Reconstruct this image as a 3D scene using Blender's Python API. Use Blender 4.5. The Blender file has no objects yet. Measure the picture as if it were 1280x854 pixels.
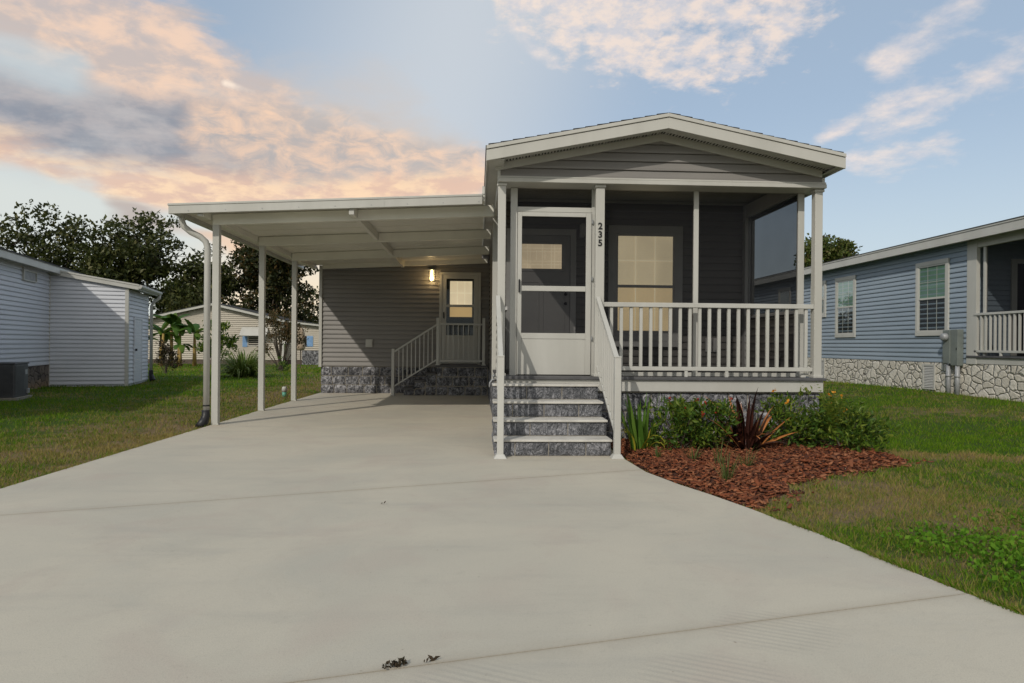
import bpy, bmesh, math, random
import numpy as np
from mathutils import Vector, Matrix, noise as mnoise

random.seed(7)
rng = np.random.default_rng(11)
R = math.radians
scene = bpy.context.scene
col = scene.collection

# ------------------------------------------------------------------ node helpers
def nd(nt, typ, ins=None, **at):
    n = nt.nodes.new(typ)
    for k, v in at.items():
        setattr(n, k, v)
    for k, v in (ins or {}).items():
        s = n.inputs[k]
        if isinstance(v, bpy.types.NodeSocket):
            nt.links.new(v, s)
        else:
            if isinstance(v, (tuple, list)) and len(v) == 3 and s.type == 'RGBA':
                v = (*v, 1.0)
            s.default_value = v
    return n

def mth(nt, op, a, b=None, c=None, clamp=False):
    ins = {0: a}
    if b is not None: ins[1] = b
    if c is not None: ins[2] = c
    n = nd(nt, 'ShaderNodeMath', ins, operation=op)
    n.use_clamp = clamp
    return n.outputs[0]

def mixc(nt, f, a, b, mode='MIX'):
    n = nt.nodes.new('ShaderNodeMix')
    n.data_type = 'RGBA'; n.blend_type = mode
    for idx, v in ((0, f), (6, a), (7, b)):
        s = n.inputs[idx]
        if isinstance(v, bpy.types.NodeSocket): nt.links.new(v, s)
        else: s.default_value = (*v, 1.0) if isinstance(v, (tuple, list)) and len(v) == 3 else v
    return n.outputs[2]

def sstep(nt, x, lo, hi):
    n = nd(nt, 'ShaderNodeMapRange', {0: x, 1: lo, 2: hi, 3: 0.0, 4: 1.0}, interpolation_type='SMOOTHSTEP')
    return n.outputs[0]

def noise(nt, vec, scale, detail=4.0, rough=0.55, dist=0.0):
    ins = {'Scale': scale, 'Detail': detail, 'Roughness': rough, 'Distortion': dist}
    if vec is not None: ins['Vector'] = vec
    return nd(nt, 'ShaderNodeTexNoise', ins).outputs[0]

def ocoord(nt, scale=(1, 1, 1)):
    tc = nt.nodes.new('ShaderNodeTexCoord')
    if scale == (1, 1, 1): return tc.outputs['Object']
    return nd(nt, 'ShaderNodeMapping', {'Vector': tc.outputs['Object'], 'Scale': scale}).outputs[0]

def new_mat(name):
    m = bpy.data.materials.new(name); m.use_nodes = True
    nt = m.node_tree; nt.nodes.clear()
    out = nt.nodes.new('ShaderNodeOutputMaterial')
    p = nt.nodes.new('ShaderNodeBsdfPrincipled')
    nt.links.new(p.outputs[0], out.inputs[0])
    return m, nt, p, out

def setin(nt, node, key, v):
    s = node.inputs[key]
    if isinstance(v, bpy.types.NodeSocket): nt.links.new(v, s)
    else: s.default_value = (*v, 1.0) if isinstance(v, (tuple, list)) and len(v) == 3 and s.type == 'RGBA' else v

def plain(name, c, c2=None, scale=3.0, stretch=(1, 1, 1), rough=0.5, bump=0.0, bscale=60.0, metal=0.0, spec=0.4, fine=0.0):
    m, nt, p, out = new_mat(name)
    v = ocoord(nt, stretch)
    c2 = c2 or tuple(q * 0.88 for q in c)
    f = sstep(nt, noise(nt, v, scale, 5, 0.6), 0.35, 0.68)
    cc = mixc(nt, f, c, c2)
    if fine:
        g = noise(nt, ocoord(nt), 140, 2, 0.6)
        cc = mixc(nt, mth(nt, 'MULTIPLY', g, fine), cc, tuple(q * .55 for q in c))
    setin(nt, p, 'Base Color', cc)
    setin(nt, p, 'Roughness', rough); setin(nt, p, 'Metallic', metal)
    p.inputs['Specular IOR Level'].default_value = spec
    if bump:
        b = nd(nt, 'ShaderNodeBump', {'Strength': bump, 'Distance': 0.01, 'Height': noise(nt, ocoord(nt), bscale, 4, .6)})
        nt.links.new(b.outputs[0], p.inputs['Normal'])
    return m

def emissive(name, c, strength, lines=None, c2=None):
    m, nt, p, out = new_mat(name)
    v = ocoord(nt)
    f = noise(nt, v, 1.3, 2)
    cc = mixc(nt, sstep(nt, f, .35, .65), c, c2 or tuple(q * .82 for q in c))
    setin(nt, p, 'Base Color', tuple(min(1, q) * .5 for q in c))
    setin(nt, p, 'Emission Color', cc); setin(nt, p, 'Emission Strength', strength)
    setin(nt, p, 'Roughness', .8)
    return m

def glassy(name, tint=(.9, .93, .92), gloss=.12):
    m, nt, p, out = new_mat(name)
    nt.nodes.remove(p)
    t = nd(nt, 'ShaderNodeBsdfTransparent', {0: tint})
    g = nd(nt, 'ShaderNodeBsdfGlossy', {'Color': (.9, .95, 1), 'Roughness': .02})
    fr = nd(nt, 'ShaderNodeFresnel', {'IOR': 1.5})
    f = mth(nt, 'ADD', mth(nt, 'MULTIPLY', fr.outputs[0], .20), gloss * .15, clamp=True)
    mx = nd(nt, 'ShaderNodeMixShader', {0: f, 1: t.outputs[0], 2: g.outputs[0]})
    nt.links.new(mx.outputs[0], out.inputs[0])
    return m

def screen_mesh_mat(name, dens):
    m, nt, p, out = new_mat(name)
    nt.nodes.remove(p)
    d = nd(nt, 'ShaderNodeBsdfDiffuse', {0: (.010, .010, .012, 1)})
    t = nd(nt, 'ShaderNodeBsdfTransparent', {0: (1, 1, 1, 1)})
    g = nd(nt, 'ShaderNodeBsdfGlossy', {'Color': (.5, .55, .62, 1), 'Roughness': .28})
    dg = nd(nt, 'ShaderNodeMixShader', {0: .015, 1: d.outputs[0], 2: g.outputs[0]})
    f = mth(nt, 'ADD', dens, mth(nt, 'MULTIPLY', mth(nt, 'SUBTRACT', noise(nt, ocoord(nt), 1.6, 3), .5), .10))
    mx = nd(nt, 'ShaderNodeMixShader', {0: f, 1: t.outputs[0], 2: dg.outputs[0]})
    nt.links.new(mx.outputs[0], out.inputs[0])
    return m

def leafy(name, cols, rough=.5, trans=.3, spec=.25):
    """leaves: colour picked per leaf from a ramp, some light passing through"""
    m, nt, p, out = new_mat(name)
    g = nt.nodes.new('ShaderNodeNewGeometry')
    rmp = nt.nodes.new('ShaderNodeValToRGB'); e = rmp.color_ramp.elements
    while len(e) < len(cols): e.new(.5)
    for i, c in enumerate(cols):
        e[i].position = i / max(1, len(cols) - 1); e[i].color = (*c, 1)
    nt.links.new(g.outputs['Random Per Island'], rmp.inputs[0])
    setin(nt, p, 'Base Color', rmp.outputs[0]); setin(nt, p, 'Roughness', rough)
    p.inputs['Specular IOR Level'].default_value = spec
    tl = nd(nt, 'ShaderNodeBsdfTranslucent', {0: mixc(nt, .5, rmp.outputs[0], (.12, .14, .02))})
    mx = nd(nt, 'ShaderNodeMixShader', {0: trans, 1: p.outputs[0], 2: tl.outputs[0]})
    nt.links.new(mx.outputs[0], out.inputs[0])
    return m

# ------------------------------------------------------------------ materials
M = {}
M['white'] = plain('white_vinyl', (.515, .51, .475), (.455, .45, .415), 1.6, (1, 1, .25), .42, .04, 30)
M['whiteal'] = plain('white_aluminium', (.515, .512, .48), (.455, .452, .42), 2.2, (1, 1, .3), .36, .03, 20)
M['roofpan'] = plain('roof_pan_aluminium', (.80, .785, .71), (.72, .705, .64), 1.2, (1, .4, 1), .4, .03, 12)
M['gsiding'] = plain('grey_vinyl_siding', (.25, .238, .225), (.215, .205, .195), 1.1, (.4, .4, 1), .5, .15, 40, fine=.12)
M['bsiding'] = plain('blue_vinyl_siding', (.29, .355, .42), (.25, .31, .37), 1.0, (.4, .4, 1), .5, .15, 40, fine=.1)
M['wsiding'] = plain('pale_vinyl_siding', (.62, .64, .69), (.55, .57, .62), .9, (.4, .4, 1), .5, .12, 40)
M['csiding'] = plain('cream_vinyl_siding', (.50, .455, .38), (.44, .40, .335), .7, (.4, .4, 1), .6)
M['gdoor'] = plain('grey_door_paint', (.46, .455, .45), (.42, .416, .415), 2, rough=.4, bump=.03)
M['gtrim'] = plain('grey_trim_paint', (.62, .615, .61), None, 2, rough=.45)
M['deck'] = plain('deck_paint', (.10, .10, .105), (.075, .075, .08), 6, rough=.6, bump=.1)
M['shingle'] = plain('asphalt_shingle', (.055, .055, .058), (.035, .035, .037), 9, rough=.95, bump=.6, bscale=90)
M['black'] = plain('black_plastic', (.012, .012, .014), (.02, .02, .022), 6, rough=.45)
M['dark'] = plain('dark_interior', (.015, .015, .018), None, 2, rough=.8)
M['ink'] = plain('black_numeral', (.010, .010, .010), None, 2, rough=.4)
M['metal'] = plain('grey_meter_paint', (.19, .215, .20), (.15, .17, .16), 5, rough=.5, bump=.05)
M['steel'] = plain('galvanised_steel', (.36, .37, .38), (.27, .28, .29), 8, rough=.45, metal=.15)
M['acgrey'] = plain('condenser_paint', (.075, .078, .085), (.06, .062, .068), 5, rough=.5, bump=.08)
M['green_pipe'] = plain('green_pvc', (.12, .36, .27), (.1, .3, .22), 8, rough=.5)
M['shutter'] = plain('blue_shutter_paint', (.22, .38, .62), (.18, .32, .54), 6, rough=.5)
M['jointdirt'] = plain('joint_dirt', (.075, .055, .035), (.05, .038, .026), 8, rough=1)
M['brick'] = plain('brown_brick', (.13, .10, .08), (.09, .07, .055), 5, rough=.9, bump=.4)
M['bark'] = plain('bark', (.10, .08, .06), (.06, .048, .036), 9, (1, 1, .3), .9, .6, 25)
M['stalk'] = plain('banana_stalk', (.36, .26, .07), (.22, .12, .05), 6, (1, 1, .4), .6)
M['canvas'] = plain('beige_canvas', (.42, .33, .24), (.34, .26, .19), 6, rough=.9)
M['tread'] = plain('tread_paint', (.60, .585, .54), (.47, .455, .42), 5, rough=.75, bump=.15, fine=.15)
M['screen'] = screen_mesh_mat('insect_screen', .54)
M['screenside'] = screen_mesh_mat('dense_insect_screen', .70)
M['glass'] = glassy('window_glass')
M['lampglass'] = glassy('lamp_glass', (.95, .93, .9), .2)
M['blind'] = emissive('lit_blind', (1.0, .82, .54), .62)
M['blindlow'] = emissive('lit_blind_low', (1.0, .76, .44), .60)
M['litglass'] = emissive('lit_door_glass', (1.0, .80, .52), .62)
M['litgrille'] = emissive('lit_grille', (1.0, .86, .60), .70)
M['litlow'] = emissive('lit_door_glass_low', (1.0, .66, .28), .34)
M['bulb'] = emissive('warm_bulb', (1.0, .72, .32), 26.0)
M['slat'] = plain('grey_slat', (.33, .35, .34), None, 3, rough=.5)
M['slatg'] = plain('greenish_slat', (.16, .30, .21), None, 3, rough=.5)

def rock_mat(name, dark, mid, light, sc=38, lo=.52, hi=.66):
    m, nt, p, out = new_mat(name)
    v = ocoord(nt)
    warp = nd(nt, 'ShaderNodeVectorMath', {0: v, 1: nd(nt, 'ShaderNodeVectorMath', {0: nd(nt, 'ShaderNodeTexNoise', {'Vector': v, 'Scale': 9.0, 'Detail': 2.0}).outputs[1], 'Scale': .10}, operation='SCALE').outputs[0]}, operation='ADD').outputs[0]
    n1 = noise(nt, nd(nt, 'ShaderNodeMapping', {'Vector': warp, 'Rotation': (R(20), R(-25), R(20)), 'Scale': (1, 1, .62)}).outputs[0], sc, 2.5, .55, .9)
    n2 = noise(nt, v, 4.5, 3, .5)
    c = mixc(nt, sstep(nt, n2, .35, .7), dark, mid)
    rid = sstep(nt, n1, lo, hi)
    vein = mth(nt, 'SUBTRACT', 1.0, sstep(nt, mth(nt, 'ABSOLUTE', mth(nt, 'SUBTRACT', n1, .5)), .0, .045))
    k = mth(nt, 'MULTIPLY', mth(nt, 'MAXIMUM', mth(nt, 'MULTIPLY', rid, .75), mth(nt, 'MULTIPLY', vein, .55)), mth(nt, 'ADD', .35, sstep(nt, n2, .3, .65)), clamp=True)
    c = mixc(nt, k, c, light)
    setin(nt, p, 'Base Color', c); setin(nt, p, 'Roughness', .55)
    b = nd(nt, 'ShaderNodeBump', {'Strength': .9, 'Distance': .04, 'Height': n1})
    nt.links.new(b.outputs[0], p.inputs['Normal'])
    return m
M['rock'] = rock_mat('brushed_rock_face', (.030, .031, .037), (.07, .073, .083), (.46, .46, .49), 20, .50, .68)
M['rockstep'] = rock_mat('brushed_block_face', (.06, .064, .073), (.11, .115, .128), (.40, .40, .43), 34, .50, .70)
M['rockdark'] = rock_mat('black_rock_face', (.02, .02, .023), (.04, .04, .045), (.40, .40, .42), 14, .52, .62)
M['mortar'] = plain('mortar', (.30, .275, .23), (.22, .2, .17), 12, rough=.9, bump=.3)

def flag_mat(name, a, b, grout, sc=3.4):
    m, nt, p, out = new_mat(name)
    v = ocoord(nt, (1, 1, 1.25))
    w = nd(nt, 'ShaderNodeVectorMath', {0: v, 1: nd(nt, 'ShaderNodeVectorMath', {0: nd(nt, 'ShaderNodeTexNoise', {'Vector': v, 'Scale': 5.0, 'Detail': 3.0}).outputs[1], 'Scale': .13}, operation='SCALE').outputs[0]}, operation='ADD').outputs[0]
    vo = nd(nt, 'ShaderNodeTexVoronoi', {'Vector': w, 'Scale': sc, 'Randomness': 1.0}, feature='DISTANCE_TO_EDGE')
    vc = nd(nt, 'ShaderNodeTexVoronoi', {'Vector': w, 'Scale': sc, 'Randomness': 1.0})
    cellr = nd(nt, 'ShaderNodeSeparateColor', {0: vc.outputs['Color']}).outputs[0]
    c = mixc(nt, cellr, a, b)
    c = mixc(nt, mth(nt, 'MULTIPLY', sstep(nt, noise(nt, v, 16, 4), .45, .7), .45), c, tuple(q * .6 for q in b))
    zz = nd(nt, 'ShaderNodeSeparateXYZ', {0: ocoord(nt)}).outputs[2]
    splash = mth(nt, 'MULTIPLY', mth(nt, 'SUBTRACT', 1.0, sstep(nt, mth(nt, 'ADD', zz, mth(nt, 'MULTIPLY', noise(nt, v, 3, 3), .22)), .12, .38)), .6)
    c = mixc(nt, splash, c, (.34, .22, .12))
    c = mixc(nt, sstep(nt, vo.outputs[0], .008, .035), grout, c)
    setin(nt, p, 'Base Color', c); setin(nt, p, 'Roughness', .85)
    h = mth(nt, 'ADD', mth(nt, 'MULTIPLY', sstep(nt, vo.outputs[0], .0, .12), 1.0), mth(nt, 'MULTIPLY', noise(nt, v, 22, 4), .5))
    b_ = nd(nt, 'ShaderNodeBump', {'Strength': .8, 'Distance': .03, 'Height': h})
    nt.links.new(b_.outputs[0], p.inputs['Normal'])
    return m
M['flag'] = flag_mat('pale_flagstone', (.72, .68, .60), (.60, .56, .48), (.11, .10, .085), 4.6)
M['flagb'] = flag_mat('brown_flagstone', (.20, .16, .13), (.11, .09, .08), (.015, .014, .013), 4.0)

def concrete_mat():
    m, nt, p, out = new_mat('broom_finished_concrete')
    v = ocoord(nt)
    c = mixc(nt, sstep(nt, noise(nt, v, .55, 5, .6, .5), .35, .68), (.545, .50, .405), (.47, .44, .365))
    c = mixc(nt, mth(nt, 'MULTIPLY', sstep(nt, noise(nt, ocoord(nt, (.35, 1.5, 1)), 2.1, 5, .65), .5, .78), .45), c, (.36, .34, .30))
    c = mixc(nt, mth(nt, 'MULTIPLY', sstep(nt, noise(nt, v, 9, 6, .7), .55, .8), .25), c, (.30, .27, .22))
    c = mixc(nt, mth(nt, 'MULTIPLY', sstep(nt, noise(nt, v, 1.4, 4, .6, .8), .48, .7), .5), c, (.47, .40, .335))
    # faint arcs left by a pressure washer in two spots near the street
    sep = nd(nt, 'ShaderNodeSeparateXYZ', {0: v})
    def streak(cx, cy, rad):
        dx = mth(nt, 'SUBTRACT', sep.outputs[0], cx); dy = mth(nt, 'SUBTRACT', sep.outputs[1], cy)
        d2 = mth(nt, 'ADD', mth(nt, 'MULTIPLY', dx, dx), mth(nt, 'MULTIPLY', mth(nt, 'MULTIPLY', dy, dy), 1.6))
        msk = mth(nt, 'SUBTRACT', 1.0, sstep(nt, d2, rad * rad * .25, rad * rad))
        wv = mth(nt, 'SINE', mth(nt, 'MULTIPLY', mth(nt, 'ADD', mth(nt, 'MULTIPLY', dx, .5), dy), 150.0))
        return mth(nt, 'MULTIPLY', msk, sstep(nt, wv, -.2, .6))
    for cx, cy in ((.0, 2.3), (.85, 2.35), (1.25, 2.75)):
        c = mixc(nt, mth(nt, 'MULTIPLY', streak(cx, cy, .32), .22), c, (.26, .25, .23))
    def jline(a0, b0, w, amt, colr, c):
        dj = mth(nt, 'ABSOLUTE', mth(nt, 'SUBTRACT', sep.outputs[1], mth(nt, 'ADD', a0, mth(nt, 'MULTIPLY', sep.outputs[0], b0))))
        dj = mth(nt, 'ADD', dj, mth(nt, 'MULTIPLY', mth(nt, 'SUBTRACT', noise(nt, v, 7, 4), .5), w * .9))
        k = mth(nt, 'MULTIPLY', mth(nt, 'SUBTRACT', 1.0, sstep(nt, dj, 0.0, w)), amt)
        return mixc(nt, k, c, colr)
    for a0, b0 in ((2.54, .25), (5.82, .34)):
        c = jline(a0, b0, .12, .22, (.36, .31, .24), c); c = jline(a0, b0, .03, .30, (.30, .25, .185), c)
    # hairline cracks and rain-washed tide marks
    cv = nd(nt, 'ShaderNodeTexVoronoi', {'Vector': nd(nt, 'ShaderNodeVectorMath', {0: v, 1: nd(nt, 'ShaderNodeVectorMath', {0: nd(nt, 'ShaderNodeTexNoise', {'Vector': v, 'Scale': 2.2, 'Detail': 5.0}).outputs[1], 'Scale': .6}, operation='SCALE').outputs[0]}, operation='ADD').outputs[0], 'Scale': .33}, feature='DISTANCE_TO_EDGE').outputs[0]
    crk = mth(nt, 'MULTIPLY', mth(nt, 'SUBTRACT', 1.0, sstep(nt, cv, .0005, .0022)), sstep(nt, noise(nt, v, .8, 3), .48, .6))
    c = mixc(nt, mth(nt, 'MULTIPLY', crk, .10), c, (.22, .19, .15))
    tm = noise(nt, v, .85, 6, .62, 1.1)
    tide = mth(nt, 'SUBTRACT', 1.0, sstep(nt, mth(nt, 'ABSOLUTE', mth(nt, 'SUBTRACT', tm, .55)), .0, .03))
    c = mixc(nt, mth(nt, 'MULTIPLY', tide, .07), c, (.34, .30, .24))
    c = mixc(nt, mth(nt, 'MULTIPLY', sstep(nt, tm, .55, .62), .16), c, (.40, .39, .345))
    g = noise(nt, v, 210, 3, .7)
    c = mixc(nt, mth(nt, 'MULTIPLY', sstep(nt, g, .42, .72), .42), c, (.27, .25, .205))
    g2 = noise(nt, v, 75, 4, .7)
    c = mixc(nt, mth(nt, 'MULTIPLY', sstep(nt, g2, .5, .75), .30), c, (.30, .275, .225))
    sp = noise(nt, v, 38, 2, .4)
    c = mixc(nt, mth(nt, 'MULTIPLY', sstep(nt, sp, .74, .80), .5), c, (.20, .15, .11))
    setin(nt, p, 'Base Color', c); setin(nt, p, 'Roughness', .85)
    bh = mth(nt, 'ADD', g, mth(nt, 'MULTIPLY', noise(nt, ocoord(nt, (1, 14, 1)), 26, 3), .8))
    b = nd(nt, 'ShaderNodeBump', {'Strength': .22, 'Distance': .006, 'Height': bh})
    nt.links.new(b.outputs[0], p.inputs['Normal'])
    return m
M['concrete'] = concrete_mat()

def lawn_factor(nt, v):
    """how dry the turf is at a spot: patches, drier along the driveway"""
    sep = nd(nt, 'ShaderNodeSeparateXYZ', {0: v})
    x, y = sep.outputs[0], sep.outputs[1]
    big = noise(nt, v, .42, 4, .6, .4)
    # distance outside the slab: left edge x = -3.8, right edge about x = 1.6 + something
    dl = mth(nt, 'SUBTRACT', -3.8, x)
    left = mth(nt, 'SUBTRACT', 1.0, sstep(nt, dl, .8, 3.2))
    isl = mth(nt, 'LESS_THAN', x, 0.0)
    dr = mth(nt, 'ADD', mth(nt, 'MULTIPLY', mth(nt, 'SUBTRACT', x, 2.0), .55), mth(nt, 'MULTIPLY', mth(nt, 'SUBTRACT', y, 3.0), .6))
    right = mth(nt, 'SUBTRACT', 1.0, sstep(nt, dr, 1.6, 4.2))
    dry = mth(nt, 'ADD', mth(nt, 'MULTIPLY', left, isl), mth(nt, 'MULTIPLY', right, mth(nt, 'SUBTRACT', 1.0, isl)))
    f = mth(nt, 'ADD', mth(nt, 'MULTIPLY', dry, .42), mth(nt, 'MULTIPLY', mth(nt, 'SUBTRACT', big, .5), 2.0))
    med = noise(nt, v, 2.6, 4, .65)
    f = mth(nt, 'ADD', f, mth(nt, 'MULTIPLY', mth(nt, 'SUBTRACT', med, .5), 1.3))
    # a worn strip of thatch running along the side lawn
    sd = mth(nt, 'ABSOLUTE', mth(nt, 'SUBTRACT', mth(nt, 'ADD', mth(nt, 'MULTIPLY', x, .33), y), mth(nt, 'ADD', 9.0, mth(nt, 'MULTIPLY', mth(nt, 'SUBTRACT', med, .5), .9))))
    strip = mth(nt, 'MULTIPLY', mth(nt, 'SUBTRACT', 1.0, sstep(nt, sd, .05, .4)), mth(nt, 'GREATER_THAN', x, 4.0))
    f = mth(nt, 'ADD', f, mth(nt, 'MULTIPLY', strip, .7))
    return f

def soil_mat():
    m, nt, p, out = new_mat('turf_soil')
    v = ocoord(nt)
    f = lawn_factor(nt, v)
    c = mixc(nt, sstep(nt, f, -.05, .55), (.055, .105, .016), (.24, .175, .10))
    c = mixc(nt, mth(nt, 'MULTIPLY', sstep(nt, noise(nt, v, 60, 4, .7), .4, .7), .6), c, (.05, .04, .02))
    setin(nt, p, 'Base Color', c); setin(nt, p, 'Roughness', 1.0); p.inputs['Specular IOR Level'].default_value = .1
    b = nd(nt, 'ShaderNodeBump', {'Strength': .8, 'Distance': .03, 'Height': noise(nt, v, 45, 5, .7)})
    nt.links.new(b.outputs[0], p.inputs['Normal'])
    return m
M['soil'] = soil_mat()

def blade_mat():
    m, nt, p, out = new_mat('grass_blades')
    v = ocoord(nt)
    g = nt.nodes.new('ShaderNodeNewGeometry'); r = g.outputs['Random Per Island']
    f = mth(nt, 'ADD', lawn_factor(nt, v), mth(nt, 'MULTIPLY', mth(nt, 'SUBTRACT', r, .5), 1.15))
    green = mixc(nt, r, (.075, .180, .008), (.165, .275, .018))
    dry = mixc(nt, r, (.40, .285, .125), (.26, .22, .065))
    c = mixc(nt, sstep(nt, f, .02, .55), green, dry)
    setin(nt, p, 'Base Color', c); setin(nt, p, 'Roughness', .7); p.inputs['Specular IOR Level'].default_value = .06
    tl = nd(nt, 'ShaderNodeBsdfTranslucent', {0: mixc(nt, .4, c, (.17, .21, .01))})
    mx = nd(nt, 'ShaderNodeMixShader', {0: .32, 1: p.outputs[0], 2: tl.outputs[0]})
    nt.links.new(mx.outputs[0], out.inputs[0])
    return m
M['blade'] = blade_mat()
M['chip'] = leafy('bark_chip', [(.030, .011, .007), (.15, .044, .018), (.25, .078, .032), (.055, .019, .010), (.32, .13, .062), (.11, .031, .014)], .8, 0.0)
M['mulchbase'] = plain('mulch_ground', (.05, .02, .012), (.09, .035, .02), 20, rough=1, bump=.8, bscale=50)
M['leaf_oak'] = leafy('dark_tree_leaf', [(.022, .030, .010), (.045, .058, .016), (.072, .085, .024), (.11, .105, .035)], .5, .2)
M['leaf_oak2'] = leafy('rusty_tree_leaf', [(.016, .022, .009), (.030, .038, .012), (.045, .048, .014), (.10, .058, .018)], .5, .16)
M['leaf_pine'] = leafy('bright_tree_leaf', [(.035, .055, .010), (.07, .10, .018), (.11, .14, .028), (.12, .09, .035)], .5, .25)
M['leaf_shrub'] = leafy('shrub_leaf', [(.03, .070, .012), (.065, .135, .02), (.12, .19, .026), (.21, .26, .035)], .35, .38)
M['leaf_lime'] = leafy('lime_leaf', [(.05, .10, .014), (.10, .17, .02), (.17, .22, .03), (.24, .22, .03)], .45, .35)
M['leaf_weed'] = leafy('weed_leaf', [(.06, .16, .012), (.11, .25, .02), (.17, .30, .03)], .6, .35, .08)
M['leaf_dark'] = leafy('purple_brown_leaf', [(.02, .02, .012), (.045, .03, .018), (.06, .035, .022), (.03, .04, .015)], .6, .15)
M['leaf_rust'] = leafy('rust_leaf', [(.05, .05, .02), (.10, .07, .03), (.14, .08, .04), (.05, .06, .02)], .6, .2)
M['leaf_sword'] = leafy('sword_leaf', [(.06, .15, .02), (.10, .20, .03), (.15, .25, .04)], .35, .3)
M['leaf_yellow'] = leafy('yellowed_leaf', [(.35, .33, .03), (.42, .36, .05)], .5, .3)
def bronze_mat():
    m, nt, p, out = new_mat('bronze_leaf')
    g = nt.nodes.new('ShaderNodeNewGeometry')
    r = g.outputs['Random Per Island']
    top = mixc(nt, r, (.012, .006, .006), (.060, .020, .014))
    under = mixc(nt, sstep(nt, r, .35, .7), (.05, .018, .012), (.42, .16, .05))
    setin(nt, p, 'Base Color', mixc(nt, g.outputs['Backfacing'], top, under)); setin(nt, p, 'Roughness', .32)
    return m
M['leaf_bronze'] = bronze_mat()
M['leaf_banana'] = leafy('banana_leaf', [(.04, .11, .02), (.08, .17, .03), (.14, .22, .035)], .35, .4)
M['leaf_lily'] = leafy('strap_leaf', [(.07, .14, .02), (.15, .21, .04), (.32, .36, .13)], .4, .35)
M['leaf_tuft'] = leafy('tuft_blade', [(.05, .09, .02), (.10, .13, .035), (.20, .17, .07)], .5, .3)
M['petal'] = leafy('orange_petal', [(.7, .25, .02), (.8, .4, .04)], .5, .3)
M['redbract'] = leafy('red_bract', [(.45, .05, .02), (.35, .04, .03)], .5, .3)
M['debris'] = leafy('dry_seed', [(.02, .018, .012), (.05, .035, .02), (.03, .028, .015)], .8, 0)

# ------------------------------------------------------------------ object helpers
ORG = {}
def tag(o, label=None, cat=None, group=None, kind=None):
    if label: o['label'] = label
    if cat: o['category'] = cat
    if group: o['group'] = group
    if kind: o['kind'] = kind
    return o

def thing(name, label, cat, loc=(0, 0, 0), rz=0.0, group=None):
    o = bpy.data.objects.new(name, None); col.objects.link(o)
    o.location = loc; o.rotation_euler = (0, 0, rz); o.empty_display_size = .2
    ORG[o.name] = (Vector(loc), rz)
    return tag(o, label, cat, group)

def root_of(o):
    while o.parent: o = o.parent
    return o

class MB:
    """collects boxes, prisms and tubes, then links them as ONE mesh object"""
    def __init__(s): s.v = []; s.f = []
    def add(s, vs, fs):
        b = len(s.v); s.v += [tuple(v) for v in vs]; s.f += [tuple(b + i for i in f) for f in fs]; return s
    def box(s, x0, x1, y0, y1, z0, z1, T=None):
        vs = [(x, y, z) for x in (x0, x1) for y in (y0, y1) for z in (z0, z1)]
        if T: vs = [T(*v) for v in vs]
        return s.add(vs, [(0, 1, 3, 2), (4, 6, 7, 5), (0, 4, 5, 1), (2, 3, 7, 6), (0, 2, 6, 4), (1, 5, 7, 3)])
    def prism(s, poly, a, b):
        """poly: list of points, a/b: offsets added to make the two caps"""
        n = len(poly); a = Vector(a); b = Vector(b)
        vs = [Vector(p) + a for p in poly] + [Vector(p) + b for p in poly]
        return s.add(vs, [tuple(range(n))[::-1], tuple(range(n, 2 * n))] + [(i, (i + 1) % n, n + (i + 1) % n, n + i) for i in range(n)])
    def quad(s, *p): return s.add(p, [tuple(range(len(p)))])
    def tube(s, pts, r, n=8, cap=True, phase=0.0):
        pts = [Vector(p) for p in pts]; rs = r if isinstance(r, (list, tuple)) else [r] * len(pts)
        base = len(s.v); up0 = None
        for i, p in enumerate(pts):
            d = (pts[min(i + 1, len(pts) - 1)] - pts[max(i - 1, 0)])
            d = d.normalized() if d.length > 1e-9 else Vector((0, 0, 1))
            ref = Vector((0, 0, 1)) if abs(d.z) < .9 else Vector((0, 1, 0))
            x = d.cross(ref).normalized()
            if up0 is not None:
                x2 = up0 - d * up0.dot(d)
                if x2.length > 1e-6: x = x2.normalized()
            up0 = x
            y = d.cross(x).normalized()
            for k in range(n):
                a = 2 * math.pi * k / n + phase
                s.v.append(tuple(p + (x * math.cos(a) + y * math.sin(a)) * rs[i]))
        for i in range(len(pts) - 1):
            for k in range(n):
                a = base + i * n + k; b = base + i * n + (k + 1) % n
                s.f.append((a, b, b + n, a + n))
        if cap:
            s.f.append(tuple(base + k for k in range(n))[::-1])
            s.f.append(tuple(base + (len(pts) - 1) * n + k for k in range(n)))
        return s
    def build(s, name, mat, parent=None, bevel=0.0, smooth=False, local=False, label=None, recalc=True):
        me = bpy.data.meshes.new(name)
        vs = s.v
        if parent is not None and not local:
            loc, rz = ORG[root_of(parent).name]
            c, sn = math.cos(-rz), math.sin(-rz)
            vs = [((x - loc.x) * c - (y - loc.y) * sn, (x - loc.x) * sn + (y - loc.y) * c, z - loc.z) for x, y, z in vs]
        me.from_pydata(vs, [], s.f); me.materials.append(mat); me.update()
        if recalc:
            bm = bmesh.new(); bm.from_mesh(me); bmesh.ops.recalc_face_normals(bm, faces=bm.faces); bm.to_mesh(me); bm.free()
        if smooth: me.polygons.foreach_set('use_smooth', [True] * len(me.polygons))
        o = bpy.data.objects.new(name, me); col.objects.link(o)
        if parent is not None: o.parent = parent
        if bevel:
            b = o.modifiers.new('bevel', 'BEVEL'); b.width = bevel; b.segments = 2; b.limit_method = 'ANGLE'; b.angle_limit = R(40)
        if label: o['label'] = label
        return o

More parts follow.
